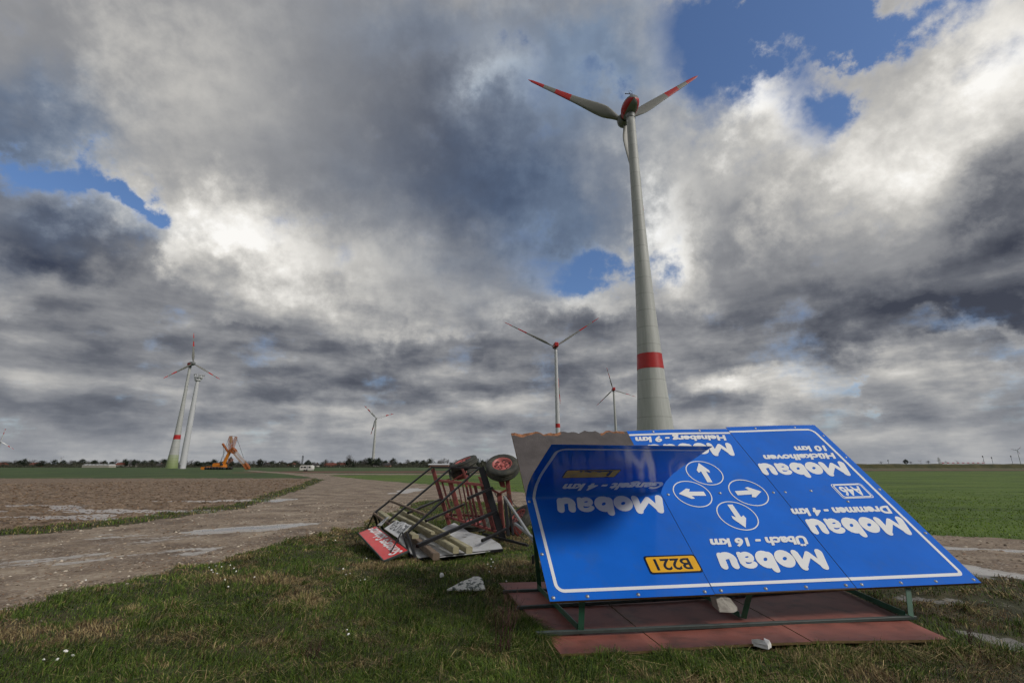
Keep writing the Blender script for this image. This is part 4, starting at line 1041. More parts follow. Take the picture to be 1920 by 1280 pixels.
mb = MB(); mb.beam(Vector((pts[0].x, pts[0].y, .035)), Vector((pts[2].x, pts[2].y, .045)), .03, .05); wpart(mb, 'sheet_frame', M['blacksteel'], ROOTW)
# timber planks
def plank(p, q, w, h, mt, label):
    cen = (p + q) / 2; r_ = wthing('timber_plank', cen, label, 'plank', 'timber planks lying beside the trailer frame')
    mb = MB(); mb.beam(p, q, w, h); o = wpart(mb, 'plank', M[mt], r_); return o
def P3(x, y, z): return gnd(x, y, z)
for (a, za, b, zb, w, h, mt, lb) in (
    ((748, 957), .38, (880, 1031), .16, .13, .12, 'timber', 'rightmost and longest pale square timber, lying on the white sheet'),
    ((742, 964), .34, (855, 1031), .16, .12, .12, 'timber', 'pale timber with a mud stained end, just left of the longest timber'),
    ((736, 962), .44, (812, 999), .34, .09, .06, 'timber', 'slim pale plank on top of the timber bundle'),
    ((733, 975), .24, (818, 1043), .13, .13, .12, 'timber_brown', 'brown timber with its cut end nearest the trailer foot'),
    ((712, 959), .42, (779, 1006), .30, .14, .07, 'timber', 'pale plank poking out at the left end of the black frame'),
    ((755, 958), .46, (840, 1001), .36, .08, .05, 'timber', 'thin pale lath lying along the far side of the bundle')):
    pl = plank(P3(*a, za), P3(*b, zb), w, h, mt, lb)
    # a plank is one solid thing: the empty is replaced by its mesh
for o in [o for o in C.objects if o.name.startswith('timber_plank')]:
    ch = o.children[0]; l, c_, g_ = o['label'], o['category'], o['group']; loc = o.location.copy(); nm = o.name
    ch.parent = None; ch.location = loc; bpy.data.objects.remove(o); ch.name = nm; prop(ch, l, c_, g_)
    if 'kind' in ch: del ch['kind']

def solid(name, mb, mts, loc, label, cat, group=None):
    o = mb.build(name, mts, None, org=tuple(loc)); o.location = loc; return prop(o, label, cat, group)
# muddy sheet, foam scraps, stone
pts = [gnd(x, y, .05 + (1105 - y) * .0042) for x, y in ((838, 1104), (858, 1103), (861, 1105), (884, 1104.5), (886, 1100), (888, 1104), (910, 1103.5), (904, 1083), (897, 1080), (888, 1080), (878, 1085), (866, 1089), (852, 1097))]
mb = MB(); n = len(pts); mb.add(pts + [p - Vector((0, 0, .02)) for p in pts], [tuple(range(n)), tuple(reversed(range(n, 2 * n)))] + [(i, i + n, (i + 1) % n + n, (i + 1) % n) for i in range(n)])
solid('broken_sheet', mb, M['mudsheet'], gnd(875, 1098, .05), 'broken piece of white sheet smeared with mud, alone on the grass', 'sheet fragment')
def lump(name, cen, rx, ry, rz, seed, mt, label, cat):
    bm = bmesh.new(); bmesh.ops.create_icosphere(bm, subdivisions=2, radius=1.0); rd = random.Random(seed)
    for v in bm.verts:
        k = 1 + rd.uniform(-.22, .22); v.co = Vector((v.co.x * rx * k, v.co.y * ry * k, v.co.z * rz * k))
    me = bpy.data.meshes.new(name); bm.to_mesh(me); bm.free(); me.materials.append(M[mt])
    o = bpy.data.objects.new(name, me); C.objects.link(o); o.location = cen; return prop(o, label, cat)
lump('foam_scrap', gnd(828, 1078, .07), .032, .03, .035, 1, 'foam', 'small white foam lump in the grass left of the muddy sheet', 'foam scrap')
mb = MB(); p0 = [gnd(1409, 1198, .10), gnd(1412, 1203, .08), gnd(1428, 1209, .07), gnd(1440, 1210, .09), gnd(1446, 1206, .08), gnd(1442, 1199, .13), gnd(1432, 1195, .10), gnd(1434, 1200, .12), gnd(1420, 1197, .12)]
n = len(p0); mb.add(p0 + [p - Vector((0, 0, .03)) for p in p0], [tuple(range(n)), tuple(reversed(range(n, 2 * n)))] + [(i, i + n, (i + 1) % n + n, (i + 1) % n) for i in range(n)])
solid('foam_scrap', mb, M['foam'], gnd(1427, 1204, .06), 'torn white foam scrap on the red brown board in front of the billboard', 'foam scrap')
mb = MB(); bm_c = S(2.05, 0.0, -.10)
k_ = [(-.07, -.05, -.07), (.07, -.06, -.075), (.12, -.02, -.06), (.13, .04, -.03), (.07, .06, .05), (-.03, .06, .06), (-.08, .03, .04)]
sc_ = bm_c + Vector((.02, .02, -.02)); fr = [sc_ + Vector((x, -.09 + y * .3, z)) for x, y, z in k_]; bk = [sc_ + Vector((x * .9, .10 + y * .3, z * .9)) for x, y, z in k_]; n = 7
mb.add(fr + bk, [tuple(range(n)), tuple(reversed(range(n, 2 * n)))] + [(i, i + n, (i + 1) % n + n, (i + 1) % n) for i in range(n)])
wpart(mb, 'concrete_foot', M['stonegrey'], board, label='pale concrete block hanging under the lower edge')
# ---- dry stems by the corner of the lower board
rd = random.Random(5)
def weed(cx_, cy_, n, hmax, label, nm='dry_weed'):
    base = Vector((cx_, cy_, 0)); mb = MB()
    for k in range(n):
        p = base + Vector((rd.uniform(-.07, .07), rd.uniform(-.07, .07), -.02)); h = hmax * rd.uniform(.6, 1); lean = Vector((rd.uniform(-.12, .28), rd.uniform(-.1, .1), 1))
        pts = [p]
        for i in range(5): pts.append(pts[-1] + lean * (h / 5) + Vector((rd.uniform(-.02, .02), rd.uniform(-.02, .02), 0)))
        mb.tube(pts, [.0045, .004, .0035, .003, .0022, .0012], 5)
        for i in range(2, 5):
            for q in range(3):
                a = rd.uniform(0, 6.28); e = pts[i] + Vector((math.cos(a) * .05, math.sin(a) * .05, .08)) * rd.uniform(.5, 1.3); mb.tube([pts[i], e], [.002, .001], 4)
    return solid(nm, mb, M['stem'], base, label, 'weed')
weed(-.10, 4.95, 9, .62, 'tall dry reddish stems at the left corner of the red brown board')
weed(4.35, 4.98, 3, .30, 'short dry stem at the right front corner of the red brown board')
weed(-1.75, 4.75, 4, .22, 'small dry stems in the straw grass left of the board')
# ---- white flowers
fl = MB(); fl.tube([(0, 0, -.01), (.005, 0, .05), (0, .005, .10)], .0022, 5, m=1)
fl.lathe([(0, .108), (.010, .106), (.022, .100), (.024, .094), (.012, .090), (0, .090)], (0, .005, 0), (0.05, -.25, 1), 9, m=0, sm=False)
flo = fl.build('white_flower', [M['petal'], M['hedge']]); prop(flo, 'small white flower head standing in the grass', 'flower', 'white flowers scattered in the grass')
spots = [(117, 1222), (81, 1238), (110, 1236), (132, 1229), (392, 1063), (398, 1067), (405, 1059), (415, 1060), (432, 1058), (400, 1072), (408, 1076), (443, 1072), (478, 1083), (429, 1097), (162, 1088), (645, 1066), (648, 1076), (655, 1074), (677, 1085), (683, 1084), (656, 1187), (652, 1180), (914, 1057), (920, 1050), (926, 1053), (929, 1065), (917, 1070), (948, 1089), (688, 1045), (1170 - 250, 1062), (629, 1012), (419, 1088), (440, 1064)]
for i, (x, y) in enumerate(spots):
    o = flo if i == 0 else flo.copy()
    if i: C.objects.link(o)
    p = gnd(x, y, .08); o.location = (p.x, p.y, 0.0); s = rd.uniform(.45, .85) * (.95 if y > 1200 else .8); o.scale = (s, s, rd.uniform(.7, 1.1)); o.rotation_euler = (0, rd.uniform(-.2, .2), rd.uniform(0, 6))

# ================================================================== wind turbines
def interp(tab, z):
    for (z0, r0), (z1, r1) in zip(tab[:-1], tab[1:]):
        if z <= z1: return r0 + (r1 - r0) * (z - z0) / (z1 - z0)
    return tab[-1][1]
FLARE = [(0, 4.4), (4, 4.0), (9, 3.58), (16, 3.03), (23.4, 2.55), (34, 2.02), (45, 1.62), (56.8, 1.30), (70.8, 1.12), (83.5, 1.0)]
STEEL = [(0, 1.9), (83.5, 1.0)]
def turbine(loc, H, psi, phi, Rb, label, tab=FLARE, tower='tower', band=None, nac='egg', L=4.0, chord=1.0, group='wind turbines on the plain'):
    root = empty('wind_turbine', (loc[0], loc[1], -0.3), label, 'wind turbine', group, rz=-R(psi))
    k = H / 85.0
    def rad_(z): return interp(tab, z / k) * k
    mb = MB(); zs = lsp(0, H - 1.2 * k, 40); mb.lathe([(rad_(z), z) for z in zs] + [(0, H - 1.2 * k)], seg=48)
    tw = mb.build('tower', M[tower], root)
    if band:
        mb = MB(); mb.lathe([(rad_(z) + .03, z) for z in lsp(band[0], band[1], 4)], seg=48); mb.build('tower_band', M['twred'], tw)
    mb = MB(); mb.lathe([(rad_(H - 1.5 * k) + .12, H - 2.0 * k), (rad_(H - 1.5 * k) + .16, H - 1.0 * k), (rad_(H) * .9, H - .6 * k)], seg=24); mb.build('yaw_ring', M['nacelle_grey'], root)
    hz_ = H + 1.2 * k
    if nac == 'egg':
        pr = []
        for i in range(15):
            t = i / 14; a = -3.4 + 6.2 * t
            r_ = 0 if i == 0 else 1.95 * math.sqrt(max(0, 1 - ((a + .1) / 3.45) ** 2)) ** .9 if a < 2.7 else 1.3
            pr.append((r_ * k, a * k))
        mb = MB(); seg = 36
        def mf(i, kk):
            s = math.sin(2 * math.pi * (kk + .5) / seg); return 1 if -0.12 < s < 0.72 else 0
        mb.lathe(pr, (0, 0, hz_), (0, 1, 0), seg, mf=mf); nc = mb.build('nacelle', [M['nacelle_grey'], M['twred']], root)
        if H > 80 and Rb < 30 and loc[1] < 150:
            mb = MB(); mb.tube([(0, -1.2, hz_ + 2.0), (-.2, -1.2, hz_ + 3.4)], .07, 6); mb.tube([(-1.4, -1.2, hz_ + 2.9), (.5, -1.2, hz_ + 2.9)], .10, 6); mb.tube([(math.cos(a) * .45, -1.2 + 0.0, hz_ + 3.4 + math.sin(a) * .45) for a in lsp(0, 6.28, 14)], .035, 5); mb.build('weather_mast', M['darkmetal'], nc)
    else:
        mb = MB(); c = .5 * k; w, h, l = 1.5 * k, 1.7 * k, 4.2 * k
        ring = [(-w, -h + c), (-w + c, -h), (w - c, -h), (w, -h + c), (w, h - c), (w - c, h), (-w + c, h), (-w, h - c)]
        vs = []
        for yy, s in ((-l, .7), (-l + .8 * k, 1), (l * .55, 1), (l * .7, .75)):
            vs += [(x * s, yy, hz_ + z * s) for x, z in ring]
        fs = [tuple(range(8)), tuple(reversed(range(24, 32)))] + [(8 * j + i, 8 * j + 8 + i, 8 * j + 8 + (i + 1) % 8, 8 * j + (i + 1) % 8) for j in range(3) for i in range(8)]
        mb.add(vs, fs); mb.build('nacelle', M['twred'] if nac == 'redbox' else M['whitetower'], root)
    hc = Vector((0, L * 1.0, hz_))
    mb = MB(); mb.lathe([(1.35 * k, -1.3 * k), (1.7 * k, -.6 * k), (1.7 * k, .4 * k), (1.3 * k, 1.2 * k), (.6 * k, 1.75 * k), (0, 1.9 * k)], (0, hc.y, hz_), (0, 1, 0), 24); mb.build('hub', M['nacelle_grey'] if nac != 'whitebox' else M['whitetower'], root)
    # one blade, loft of sections
    mb = MB(); ns = 24; npt = 12
    tipc = [(0, .55, .5), (.05, .58, .45), (.12, 1.05, .32), (.18, 1.35, .22), (.26, 1.30, .17), (.45, .92, .13), (.65, .66, .10), (.85, .46, .07), (.96, .30, .05), (1.0, .06, .02)]
    for i in range(ns + 1):
        t = i / ns
        for (t0, c0, h0), (t1, c1_, h1) in zip(tipc[:-1], tipc[1:]):
            if t <= t1: break
        f = (t - t0) / (t1 - t0); ch = (c0 + (c1_ - c0) * f) * chord * Rb / 26; th = (h0 + (h1 - h0) * f) * chord * Rb / 26 * 1.1
        tw_ = -R(30) * (1 - t) ** 2 - R(4)
        for q in range(npt):
            a = 2 * math.pi * q / npt; x = ch * math.cos(a) * .95 + ch * .10 * (1 - abs(2 * t - .3)) * (t > .08); y = th * math.sin(a) * (.6 + .4 * (math.cos(a) * -.5 + .5))
            mb.v.append((x * math.cos(tw_) - y * math.sin(tw_), x * math.sin(tw_) + y * math.cos(tw_), .9 * k + t * (Rb - .9 * k)))
    for i in range(ns):
        tm = 1 - (i + .5) / ns; red = tm < .165 or .30 < tm < .46
        for q in range(npt):
            mb.f.append((i * npt + q, i * npt + (q + 1) % npt, (i + 1) * npt + (q + 1) % npt, (i + 1) * npt + q)); mb.m.append(1 if red else 0); mb.smooth.append(True)
    b0 = mb.build('blade', [M['bladegrey'] if nac != 'whitebox' else M['whitetower'], M['twred']], root)
    for i in range(3):
        b = b0 if i == 0 else b0.copy()
        if i: C.objects.link(b); b.parent = root
        b.location = (0, hc.y, hz_); b.rotation_euler = (0, R(phi + 120 * i), 0)
    return root
turbine((28.7, 94.2), 85, 354.7, 53.3, 26.4, 'huge grey wind turbine towering directly behind the blue billboard', band=(21.2, 24.4), L=4.4, chord=1.2)
turbine((-242, 341), 75, 117, 8.6, 23.2, 'grey wind turbine with green foot beside the bladeless white tower', tower='tower_green', band=(20.5, 23.6), L=3.4, chord=.75)
turbine((31.7, 325), 85, 354.7, 55.8, 41.8, 'slim white wind turbine left of the huge one, red ring low on its tower', tab=STEEL, tower='whitetower', band=(27.5, 30.2), nac='redbox', chord=.42)
turbine((115.7, 523.5), 85, 3, 107.6, 27, 'small wind turbine half hidden between the slim white one and the huge one', tab=STEEL, tower='tower', nac='redbox', chord=.5)
turbine((-231.7, 797), 80, 345.5, 74.1, 29.1, 'distant white wind turbine with green foot above the middle of the treeline', tab=[(0, 2.7), (83.5, 1.3)], tower='tower_green', nac='whitebox', chord=1.2)
turbine((-1725.9, 1598), 80, 147, 116, 44, 'faint wind turbine cut by the left edge of the picture', tab=STEEL, tower='tower', nac='whitebox', chord=1.0)
turbine((2647, 2491), 80, 212, 75, 24, 'faint wind turbine on the horizon at the far right', tab=STEEL, tower='whitetower', nac='whitebox', chord=1.2)
for px, Yd, H, ph, lb in ((1728, 3300, 34, 40, 'tiny white wind turbine on the horizon, leftmost right of the billboard'), (1763, 3800, 40, 10, 'tiny wind turbine on the horizon just left of the red and white barrier'), (1797, 3600, 36, 75, 'tiny wind turbine on the horizon above the red and white barrier'), (1847, 4200, 42, 20, 'tiny wind turbine on the horizon past the right end of the barrier'), (49, 3000, 46, 30, 'tiny wind turbine on the far left horizon, second from the edge'), (111, 3000, 48, 65, 'tiny wind turbine above the left treeline, right of its neighbour')):
    p = at(px, 873, Yd); turbine((p.x, p.y), H, 20, ph, H * .42, lb, tab=[(0, 4.5), (83.5, 3)], tower='whitetower', nac='whitebox', chord=1.6)
# tower without blades
tx = at(341, 880, 300); ut = wthing('bladeless_tower', (tx.x, tx.y, 0), 'white turbine tower without blades, open nacelle frame on top', 'tower', None)
topz = at(370, 706, 300).z; mb = MB(); mb.lathe([(1.9, -.3), (1.7, topz * .3), (1.35, topz * .7), (1.0, topz - 3.5), (1.0, topz - 3)], (tx.x, tx.y, 0), seg=32)
wpart(mb, 'tower', M['whitetower'], ut)
mb = MB(); o_ = Vector((tx.x, tx.y, topz - 3)); mb.lathe([(1.3, 0), (1.9, .5), (1.8, 1.2), (.2, 1.4)], o_, seg=16)
for q in range(8):
    a = q * math.pi / 4; c_ = Vector((math.cos(a), math.sin(a), 0)); mb.beam(o_ + c_ * 1.6 + Vector((0, 0, .8)), o_ + c_ * 3.0 + Vector((.5, 0, 4.2)), .35)
    a2 = (q + 1) * math.pi / 4; c2_ = Vector((math.cos(a2), math.sin(a2), 0)); mb.beam(o_ + c_ * 3.0 + Vector((.5, 0, 4.2)), o_ + c2_ * 3.0 + Vector((.5, 0, 4.2)), .35); mb.beam(o_ + c_ * 2.4 + Vector((.3, 0, 2.4)), o_ + c2_ * 2.4 + Vector((.3, 0, 2.4)), .3)
mb.box(o_ + Vector((1.5, 0, 2.8)), (2.2, 2.4, 1.6)); mb.box(o_ + Vector((-1.2, 0, 2.3)), (1.5, 2, 1.2))
wpart(mb, 'nacelle_frame', M['whitetower'], ut)
mb = MB(); mb.box((tx.x - .2, tx.y - 2.3, 1.3), (1.0, .3, 2.2)); wpart(mb, 'door', M['nacelle_grey'], ut)

# ================================================================== crawler crane
YC = 230
def cp(x, y, dy=0): return at(x, y, YC + dy)
cr = wthing('crawler_crane', Vector((cp(415, 881).x, YC, 0)), 'orange crawler crane folding its lattice boom beside the bladeless tower', 'crane')
def cpart(name, mt, fn, parent=None):
    mb = MB(); fn(mb); return wpart(mb, name, mt, cr, parent)
z0 = -.2
def box2(mb, x0, y0, x1, y1, d0, d1, m=0):
    a = cp(x0, y1); b = cp(x1, y0); mb.box(((a.x + b.x) / 2, YC + (d0 + d1) / 2, (a.z + b.z) / 2), (b.x - a.x, d1 - d0, b.z - a.z), m=m)
for dy in (-3.6, 2.2):
    cpart('crawler_track', M['darkmetal'], lambda mb: (box2(mb, 394, 877, 426, 880.6, dy, dy + 1.5), [mb.lathe([(0, dy), (.62, dy), (.62, dy + 1.5), (0, dy + 1.5)], (cp(x, 879).x, YC, .55), (0, 1, 0), 12) for x in lsp(394, 426, 7)]))
cpart('car_body', M['darkmetal'], lambda mb: box2(mb, 404, 875, 418, 878, -2.4, 2.4))
up_ = cpart('upper_body', M['craneorange'], lambda mb: (box2(mb, 402.5, 869.5, 421, 874.8, -2, 2), box2(mb, 414, 872, 423, 875.8, -2.2, 1.5), box2(mb, 403, 868, 410, 870, -1.5, 1.5)))
cpart('counterweight', M['craneorange'], lambda mb: (box2(mb, 381, 875, 390.5, 880.5, -2, 2), box2(mb, 391, 874, 397, 876, -2, 2)))
cpart('cab', M['glass'], lambda mb: box2(mb, 418.5, 868.5, 421.5, 872, -2.5, -1.2), up_)
def lattice(mb, p, q, w, n, r=.12, taper=.45):
    p, q = Vector(p), Vector(q); d = (q - p).normalized(); x = d.cross(Vector((0, 1, 0))).normalized() * w / 2; y = Vector((0, w / 2, 0)); prev = None
    for i in range(n + 1):
        t = i / n; k = taper + (1 - taper) * min(1, t * 5, (1 - t) * 5); c = p.lerp(q, t); cs = [c + x * k + y * k, c + x * k - y * k, c - x * k - y * k, c - x * k + y * k]
        if prev:
            for a, b in zip(prev, cs): mb.beam(a, b, r * 1.5)
            for j in range(4): mb.beam(prev[j], cs[(j + 1) % 4], r)
        prev = cs
cpart('boom', M['craneorange'], lambda mb: mb.beam(cp(417, 874), cp(431, 846), 1.25, 1.1, up=(0, 1, 0)))
cpart('boom', M['cranered'], lambda mb: (mb.beam(cp(417.5, 831.5), cp(428, 847), .85, .85, up=(0, 1, 0)),))
def mast(mb): lattice(mb, cp(432.5, 848), cp(432.5, 817), 1.15, 12, .12, .7)
cpart('mast', M['cranered'], mast)
cpart('mast_panel', M['cranewhite'], lambda mb: (mb.beam(cp(432.8, 830, -.6), cp(433, 819, -.6), 1.0, .2, up=(0, 1, 0))))
cpart('luffing_strut', M['cranered'], lambda mb: lattice(mb, cp(435, 842), cp(443, 818), .95, 9, .09, .6))
cpart('jib', M['cranewhite'], lambda mb: lattice(mb, cp(437, 844), cp(461, 872), 1.5, 14, .085, .9))
cpart('jib', M['cranered'], lambda mb: (lattice(mb, cp(434, 841), cp(441, 848), 1.7, 5, .24, .8), lattice(mb, cp(459, 869), cp(466, 879.5), 1.4, 5, .28, .5)))
for a, b in (((430, 818), (412, 869)), ((443, 819), (457, 858)), ((418, 832), (421, 870)), ((432, 817), (443, 818)), ((435, 846), (452, 868)), ((428, 832), (413, 868))):
    cpart('cable', M['darkmetal'], lambda mb: mb.tube([cp(*a), cp(*b)], .07, 5))

# ================================================================== caravan
cv = wthing('caravan', Vector((at(575, 883, 158).x, 158, 0)), 'cream white caravan parked alone beside the far track', 'caravan')
cx0 = at(575.5, 880, 158).x; sx = 158 / 868 / 1.03
def cvbox(mb, x0, x1, za, zb, y0=-1.1, y1=1.1, m=0): mb.box((cx0 + (x0 + x1) / 2, 158 + (y0 + y1) / 2, (za + zb) / 2), (x1 - x0, y1 - y0, zb - za), m=m)
mb = MB(); prf = [(-1.9, .45), (1.8, .45), (1.95, .9), (1.85, 1.7), (1.5, 2.0), (-1.6, 2.0), (-1.95, 1.75), (-2.0, .9)]
prf = [(x, z * 1.0 - .1) for x, z in prf]; n = len(prf)
mb.add([(cx0 + x, 156.9, z) for x, z in prf] + [(cx0 + x, 159.1, z) for x, z in prf], [tuple(range(n)), tuple(reversed(range(n, 2 * n)))] + [(i, i + n, (i + 1) % n + n, (i + 1) % n) for i in range(n)])
bd_ = wpart(mb, 'body', M['caravan'], cv)
for a, b in ((-1.6, -1.0), (-.7, .1), (.95, 1.55)):
    mb = MB(); cvbox(mb, a, b, 1.05, 1.5, -1.13, -1.09); wpart(mb, 'window', M['glass'], cv, bd_)
mb = MB(); cvbox(mb, .3, .8, .45, 1.7, -1.125, -1.09); wpart(mb, 'door', M['whitesheet'], cv, bd_)
for x in (-.35, .35):
    mb = MB(); mb.lathe([(0, -1.15), (.3, -1.15), (.3, -.9), (0, -.9)], (cx0 + x, 158, .28), (0, 1, 0), 14); wpart(mb, 'wheel', M['rubber'], cv)
mb = MB(); mb.beam((cx0 - 1.9, 158, .4), (cx0 - 2.9, 158, .35), .1); wpart(mb, 'drawbar', M['steel'], cv)

# ================================================================== treeline, houses, masts
rt = random.Random(11)
def tree_mesh(kind, seed):
    rd = random.Random(seed); mb = MB(); h = 1.0
    if kind == 'bare':
        mb.tube([(0, 0, 0), (rd.uniform(-.02, .02), 0, .35), (0, 0, .6)], [.03, .022, .01], 6)
        for k in range(16):
            a = rd.uniform(0, 6.28); zb = rd.uniform(.25, .6); e = Vector((math.cos(a) * rd.uniform(.15, .36), math.sin(a) * rd.uniform(.15, .36), zb + rd.uniform(.15, .42))); b = Vector((0, 0, zb)); mb.tube([b, b.lerp(e, .5) + Vector((0, 0, .03)), e], [.012, .007, .003], 4)
        tk = mb; cw = MB()
        for k in range(620):
            a = rd.uniform(0, 6.28); u = rd.random() ** .45; ph = rd.uniform(-.9, 1.5); rr = u * (.36 + .06 * math.sin(3 * a + seed)); c = Vector((math.cos(a) * math.cos(ph) * rr, math.sin(a) * math.cos(ph) * rr, .62 + math.sin(ph) * rr * .98))
            d = Vector((c.x, c.y, (c.z - .4))).normalized() * rd.uniform(.04, .09); s = Vector((rd.uniform(-1, 1), rd.uniform(-1, 1), rd.uniform(-1, 1))).normalized() * .0075
            cw.add([c - s, c + s, c + d], [(0, 1, 2)])
    else:
        mb.tube([(0, 0, 0), (0, 0, .35)], [.03, .02], 6); tk = mb; cw = MB(); cone = kind == 'fir'
        for k in range(900):
            a = rd.uniform(0, 6.28); 
            if cone: z = rd.uniform(.12, 1); rr = (1 - z) * .22 * rd.uniform(.5, 1.1)
            else: ph = rd.uniform(-1.2, 1.5); u = rd.random() ** .35; q = u * (.34 + .08 * math.sin(2 * a + seed) + .04 * math.sin(5 * a)); z = .56 + math.sin(ph) * q * 1.15; rr = math.cos(ph) * q
            c = Vector((math.cos(a) * rr, math.sin(a) * rr, z)); t1 = Vector((rd.uniform(-1, 1), rd.uniform(-1, 1), rd.uniform(-1, 1))).normalized() * .035; t2 = t1.cross(Vector((rd.uniform(-1, 1), rd.uniform(-1, 1), 1))).normalized() * .03
            cw.add([c - t1, c + t2, c + t1, c - t2], [(0, 1, 2, 3)])
    return tk, cw
protos = {}
for kind, mt, ns in (('bare', 'twig', 3), ('ever', 'evergreen', 3), ('fir', 'evergreen', 1)):
    for s in range(ns):
        tk, cw = tree_mesh(kind, s + 1); me1 = None
        protos[(kind, s)] = (tk, cw, mt)
meshes = {}
LBL = {'bare': ('dark leafless tree in the far treeline', 'leafless trees along the horizon'), 'ever': ('dark bushy tree in the far treeline', 'bushy trees along the horizon'), 'fir': ('narrow pointed tree rising from the far treeline', None)}
first = {}
def tree(kind, s, x, y, h, wk=1.0, label=None, group=None, bz=-.1):
    key = (kind, s)
    root = empty('tree', (x, y, bz), label or LBL[kind][0], 'tree', group if label else LBL[kind][1], rz=rt.uniform(0, 6.28)); root.scale = (h * wk, h * wk, h)
    if key not in first:
        tk, cw, mt = protos[key]; a = tk.build('trunk', M['bark'], root); b = cw.build('crown', M[mt], root); first[key] = (a, b)
    else:
        for o in first[key]:
            c = o.copy(); C.objects.link(c); c.parent = root
    return root
def treex(px, Yd): return at(px, 873, Yd).x
# (pixel, distance, height, kind)
for i in range(170):
    px = -12 + i * 5.9 + rt.uniform(-3, 3); Yd = rt.uniform(560, 700)
    if px > 985: continue
    hmean = 8.5 if px < 120 else 9.0 if px < 330 else 8.6 if px < 640 else 10.0
    if 135 < px < 200: hmean = 9
    h = hmean * rt.uniform(.6, 1.2); kd = 'bare' if rt.random() < .55 else 'ever'
    tree(kd, rt.randrange(3), treex(px, Yd), Yd, h, rt.uniform(1.0, 1.6))
for px, Yd, h, kd, lb in ((654, 520, 13.5, 'bare', 'tall leafless tree just right of the twin small ones, left of the white turbine'), (610, 560, 9.5, 'bare', 'leafless tree between the caravan and the mast'), (662, 540, 8.6, 'fir', 'narrow pointed tree between two leafless trees'), (684, 560, 10.5, 'bare', 'leafless tree immediately left of the green turbine foot'), (735, 560, 9.0, 'bare', 'wide leafless tree right of the green turbine foot'), (44, 560, 10.0, 'ever', 'dark round tree standing proud of the left treeline'), (250, 560, 9, 'ever', 'dark round tree left of the wind turbine with green foot')):
    tree(kd, 0, treex(px, Yd), Yd, h, .9 if kd != 'fir' else .8, lb)
for px, h in ((1653, 5), (1700, 8), (1709, 5), (1742, 6), (1767, 4), (1775, 5)):
    tree('bare' if h < 8 else 'ever', rt.randrange(3), treex(px, 700), 700, h * 1.0, 1.5, 'low dark bush on the skyline behind the embankment', 'bushes behind the embankment', 3.2)
# low continuous hedge in front of the trees
mb = MB(); rd = random.Random(3)
for i in range(14000):
    px = rd.uniform(-60, 1010); Yd = rd.uniform(535, 570) if i % 3 == 0 else rd.uniform(585, 640); c = Vector((treex(px, Yd), Yd, rd.uniform(0, (1.6 if i % 3 == 0 else 4.6) + 1.2 * math.sin(px * .05) + math.sin(px * .23)))); a = rd.uniform(0, 3.14); w = rd.uniform(.6, 1.6); hh = rd.uniform(.5, 1.3)
    t = Vector((math.cos(a), math.sin(a) * .6, rd.uniform(-.2, .2))) * w
    mb.add([c - t, c + Vector((0, 0, -hh)), c + t, c + Vector((0, 0.2, hh))], [(0, 1, 2, 3)])
prop(mb.build('hedgerow', M['hedge']), 'low dark scrub running along the foot of the far treeline', 'scrub', kind='stuff')
def house(px, Yd, w, h, d, wall, roof, label, bz=0.0, roofh=2.6, cat='house', grp='houses in the far treeline'):
    x = treex(px, Yd); r_ = wthing('house', (x, Yd, bz), label, cat, grp)
    mb = MB(); mb.box((x, Yd, bz + h / 2), (w, d, h)); wl = wpart(mb, 'wall', M[wall], r_)
    mb = MB(); o = .35
    mb.add([(x - w/2 - o, Yd - d/2 - o, bz + h), (x + w/2 + o, Yd - d/2 - o, bz + h), (x + w/2 + o, Yd + d/2 + o, bz + h), (x - w/2 - o, Yd + d/2 + o, bz + h), (x - w/2 - o, Yd, bz + h + roofh), (x + w/2 + o, Yd, bz + h + roofh)], [(0, 1, 5, 4), (2, 3, 4, 5), (0, 4, 3), (1, 2, 5), (3, 2, 1, 0)])
    rf = wpart(mb, 'roof', M[roof], r_)
    mb = MB(); mb.box((x + w * .2, Yd, bz + h + roofh), (.7, .7, 1.2)); wpart(mb, 'chimney', M['brick'], r_, rf)
    for k in range(max(2, int(w / 4))):
        mb = MB(); mb.box((x - w/2 + (k + .5) * w / max(2, int(w / 4)), Yd - d/2 - .02, bz + h * .5), (1.0, .1, 1.1)); wpart(mb, 'window', M['glass'], r_, wl)
for a in ((2, 580, 9, 3, 8, 'brick', 'rooftile', 'red roofed house at the left end of the treeline'), (67, 580, 8, 3.0, 8, 'brick', 'rooftile', 'small red roofed house among dark trees, second from the left'), (228, 580, 11, 2.8, 8, 'plaster', 'rooftile', 'red roofed house with pale wall left of the wind turbine'), (251, 578, 5, 2.4, 6, 'plaster', 'roofdark', 'small white gabled house next to the pale walled one'), (300, 578, 6, 2.0, 6, 'plaster', 'roofdark', 'small white house at the foot of the left wind turbine'),
          (548, 578, 7, 2.2, 7, 'plaster', 'rooftile', 'white walled house behind the caravan, left'), (592, 578, 6, 2.2, 7, 'plaster', 'roofdark', 'white walled house behind the caravan, right'), (620, 578, 12, 2.6, 8, 'brick', 'rooftile', 'long red roofed house right of the caravan'), (642, 578, 9, 2.6, 8, 'plaster', 'rooftile', 'red roofed house below the tall leafless tree'), (726, 578, 8, 2.4, 8, 'brick', 'roofdark', 'dark roofed house right of the green turbine foot'), (705, 578, 5, 2.2, 6, 'plaster', 'roofdark', 'small white house touching the green turbine foot'), (500, 578, 6, 2.0, 6, 'plaster', 'roofdark', 'small pale house right of the crane jib')):
    house(*a)
x_ = treex(186, 500); gh = wthing('greenhouse', (x_, 500, 0), 'long low white greenhouse before the left treeline', 'greenhouse')
mb = MB(); mb.box((x_, 500, 1.2), (28, 9, 2.4)); wpart(mb, 'wall', M['stonegrey'], gh)
mb = MB()
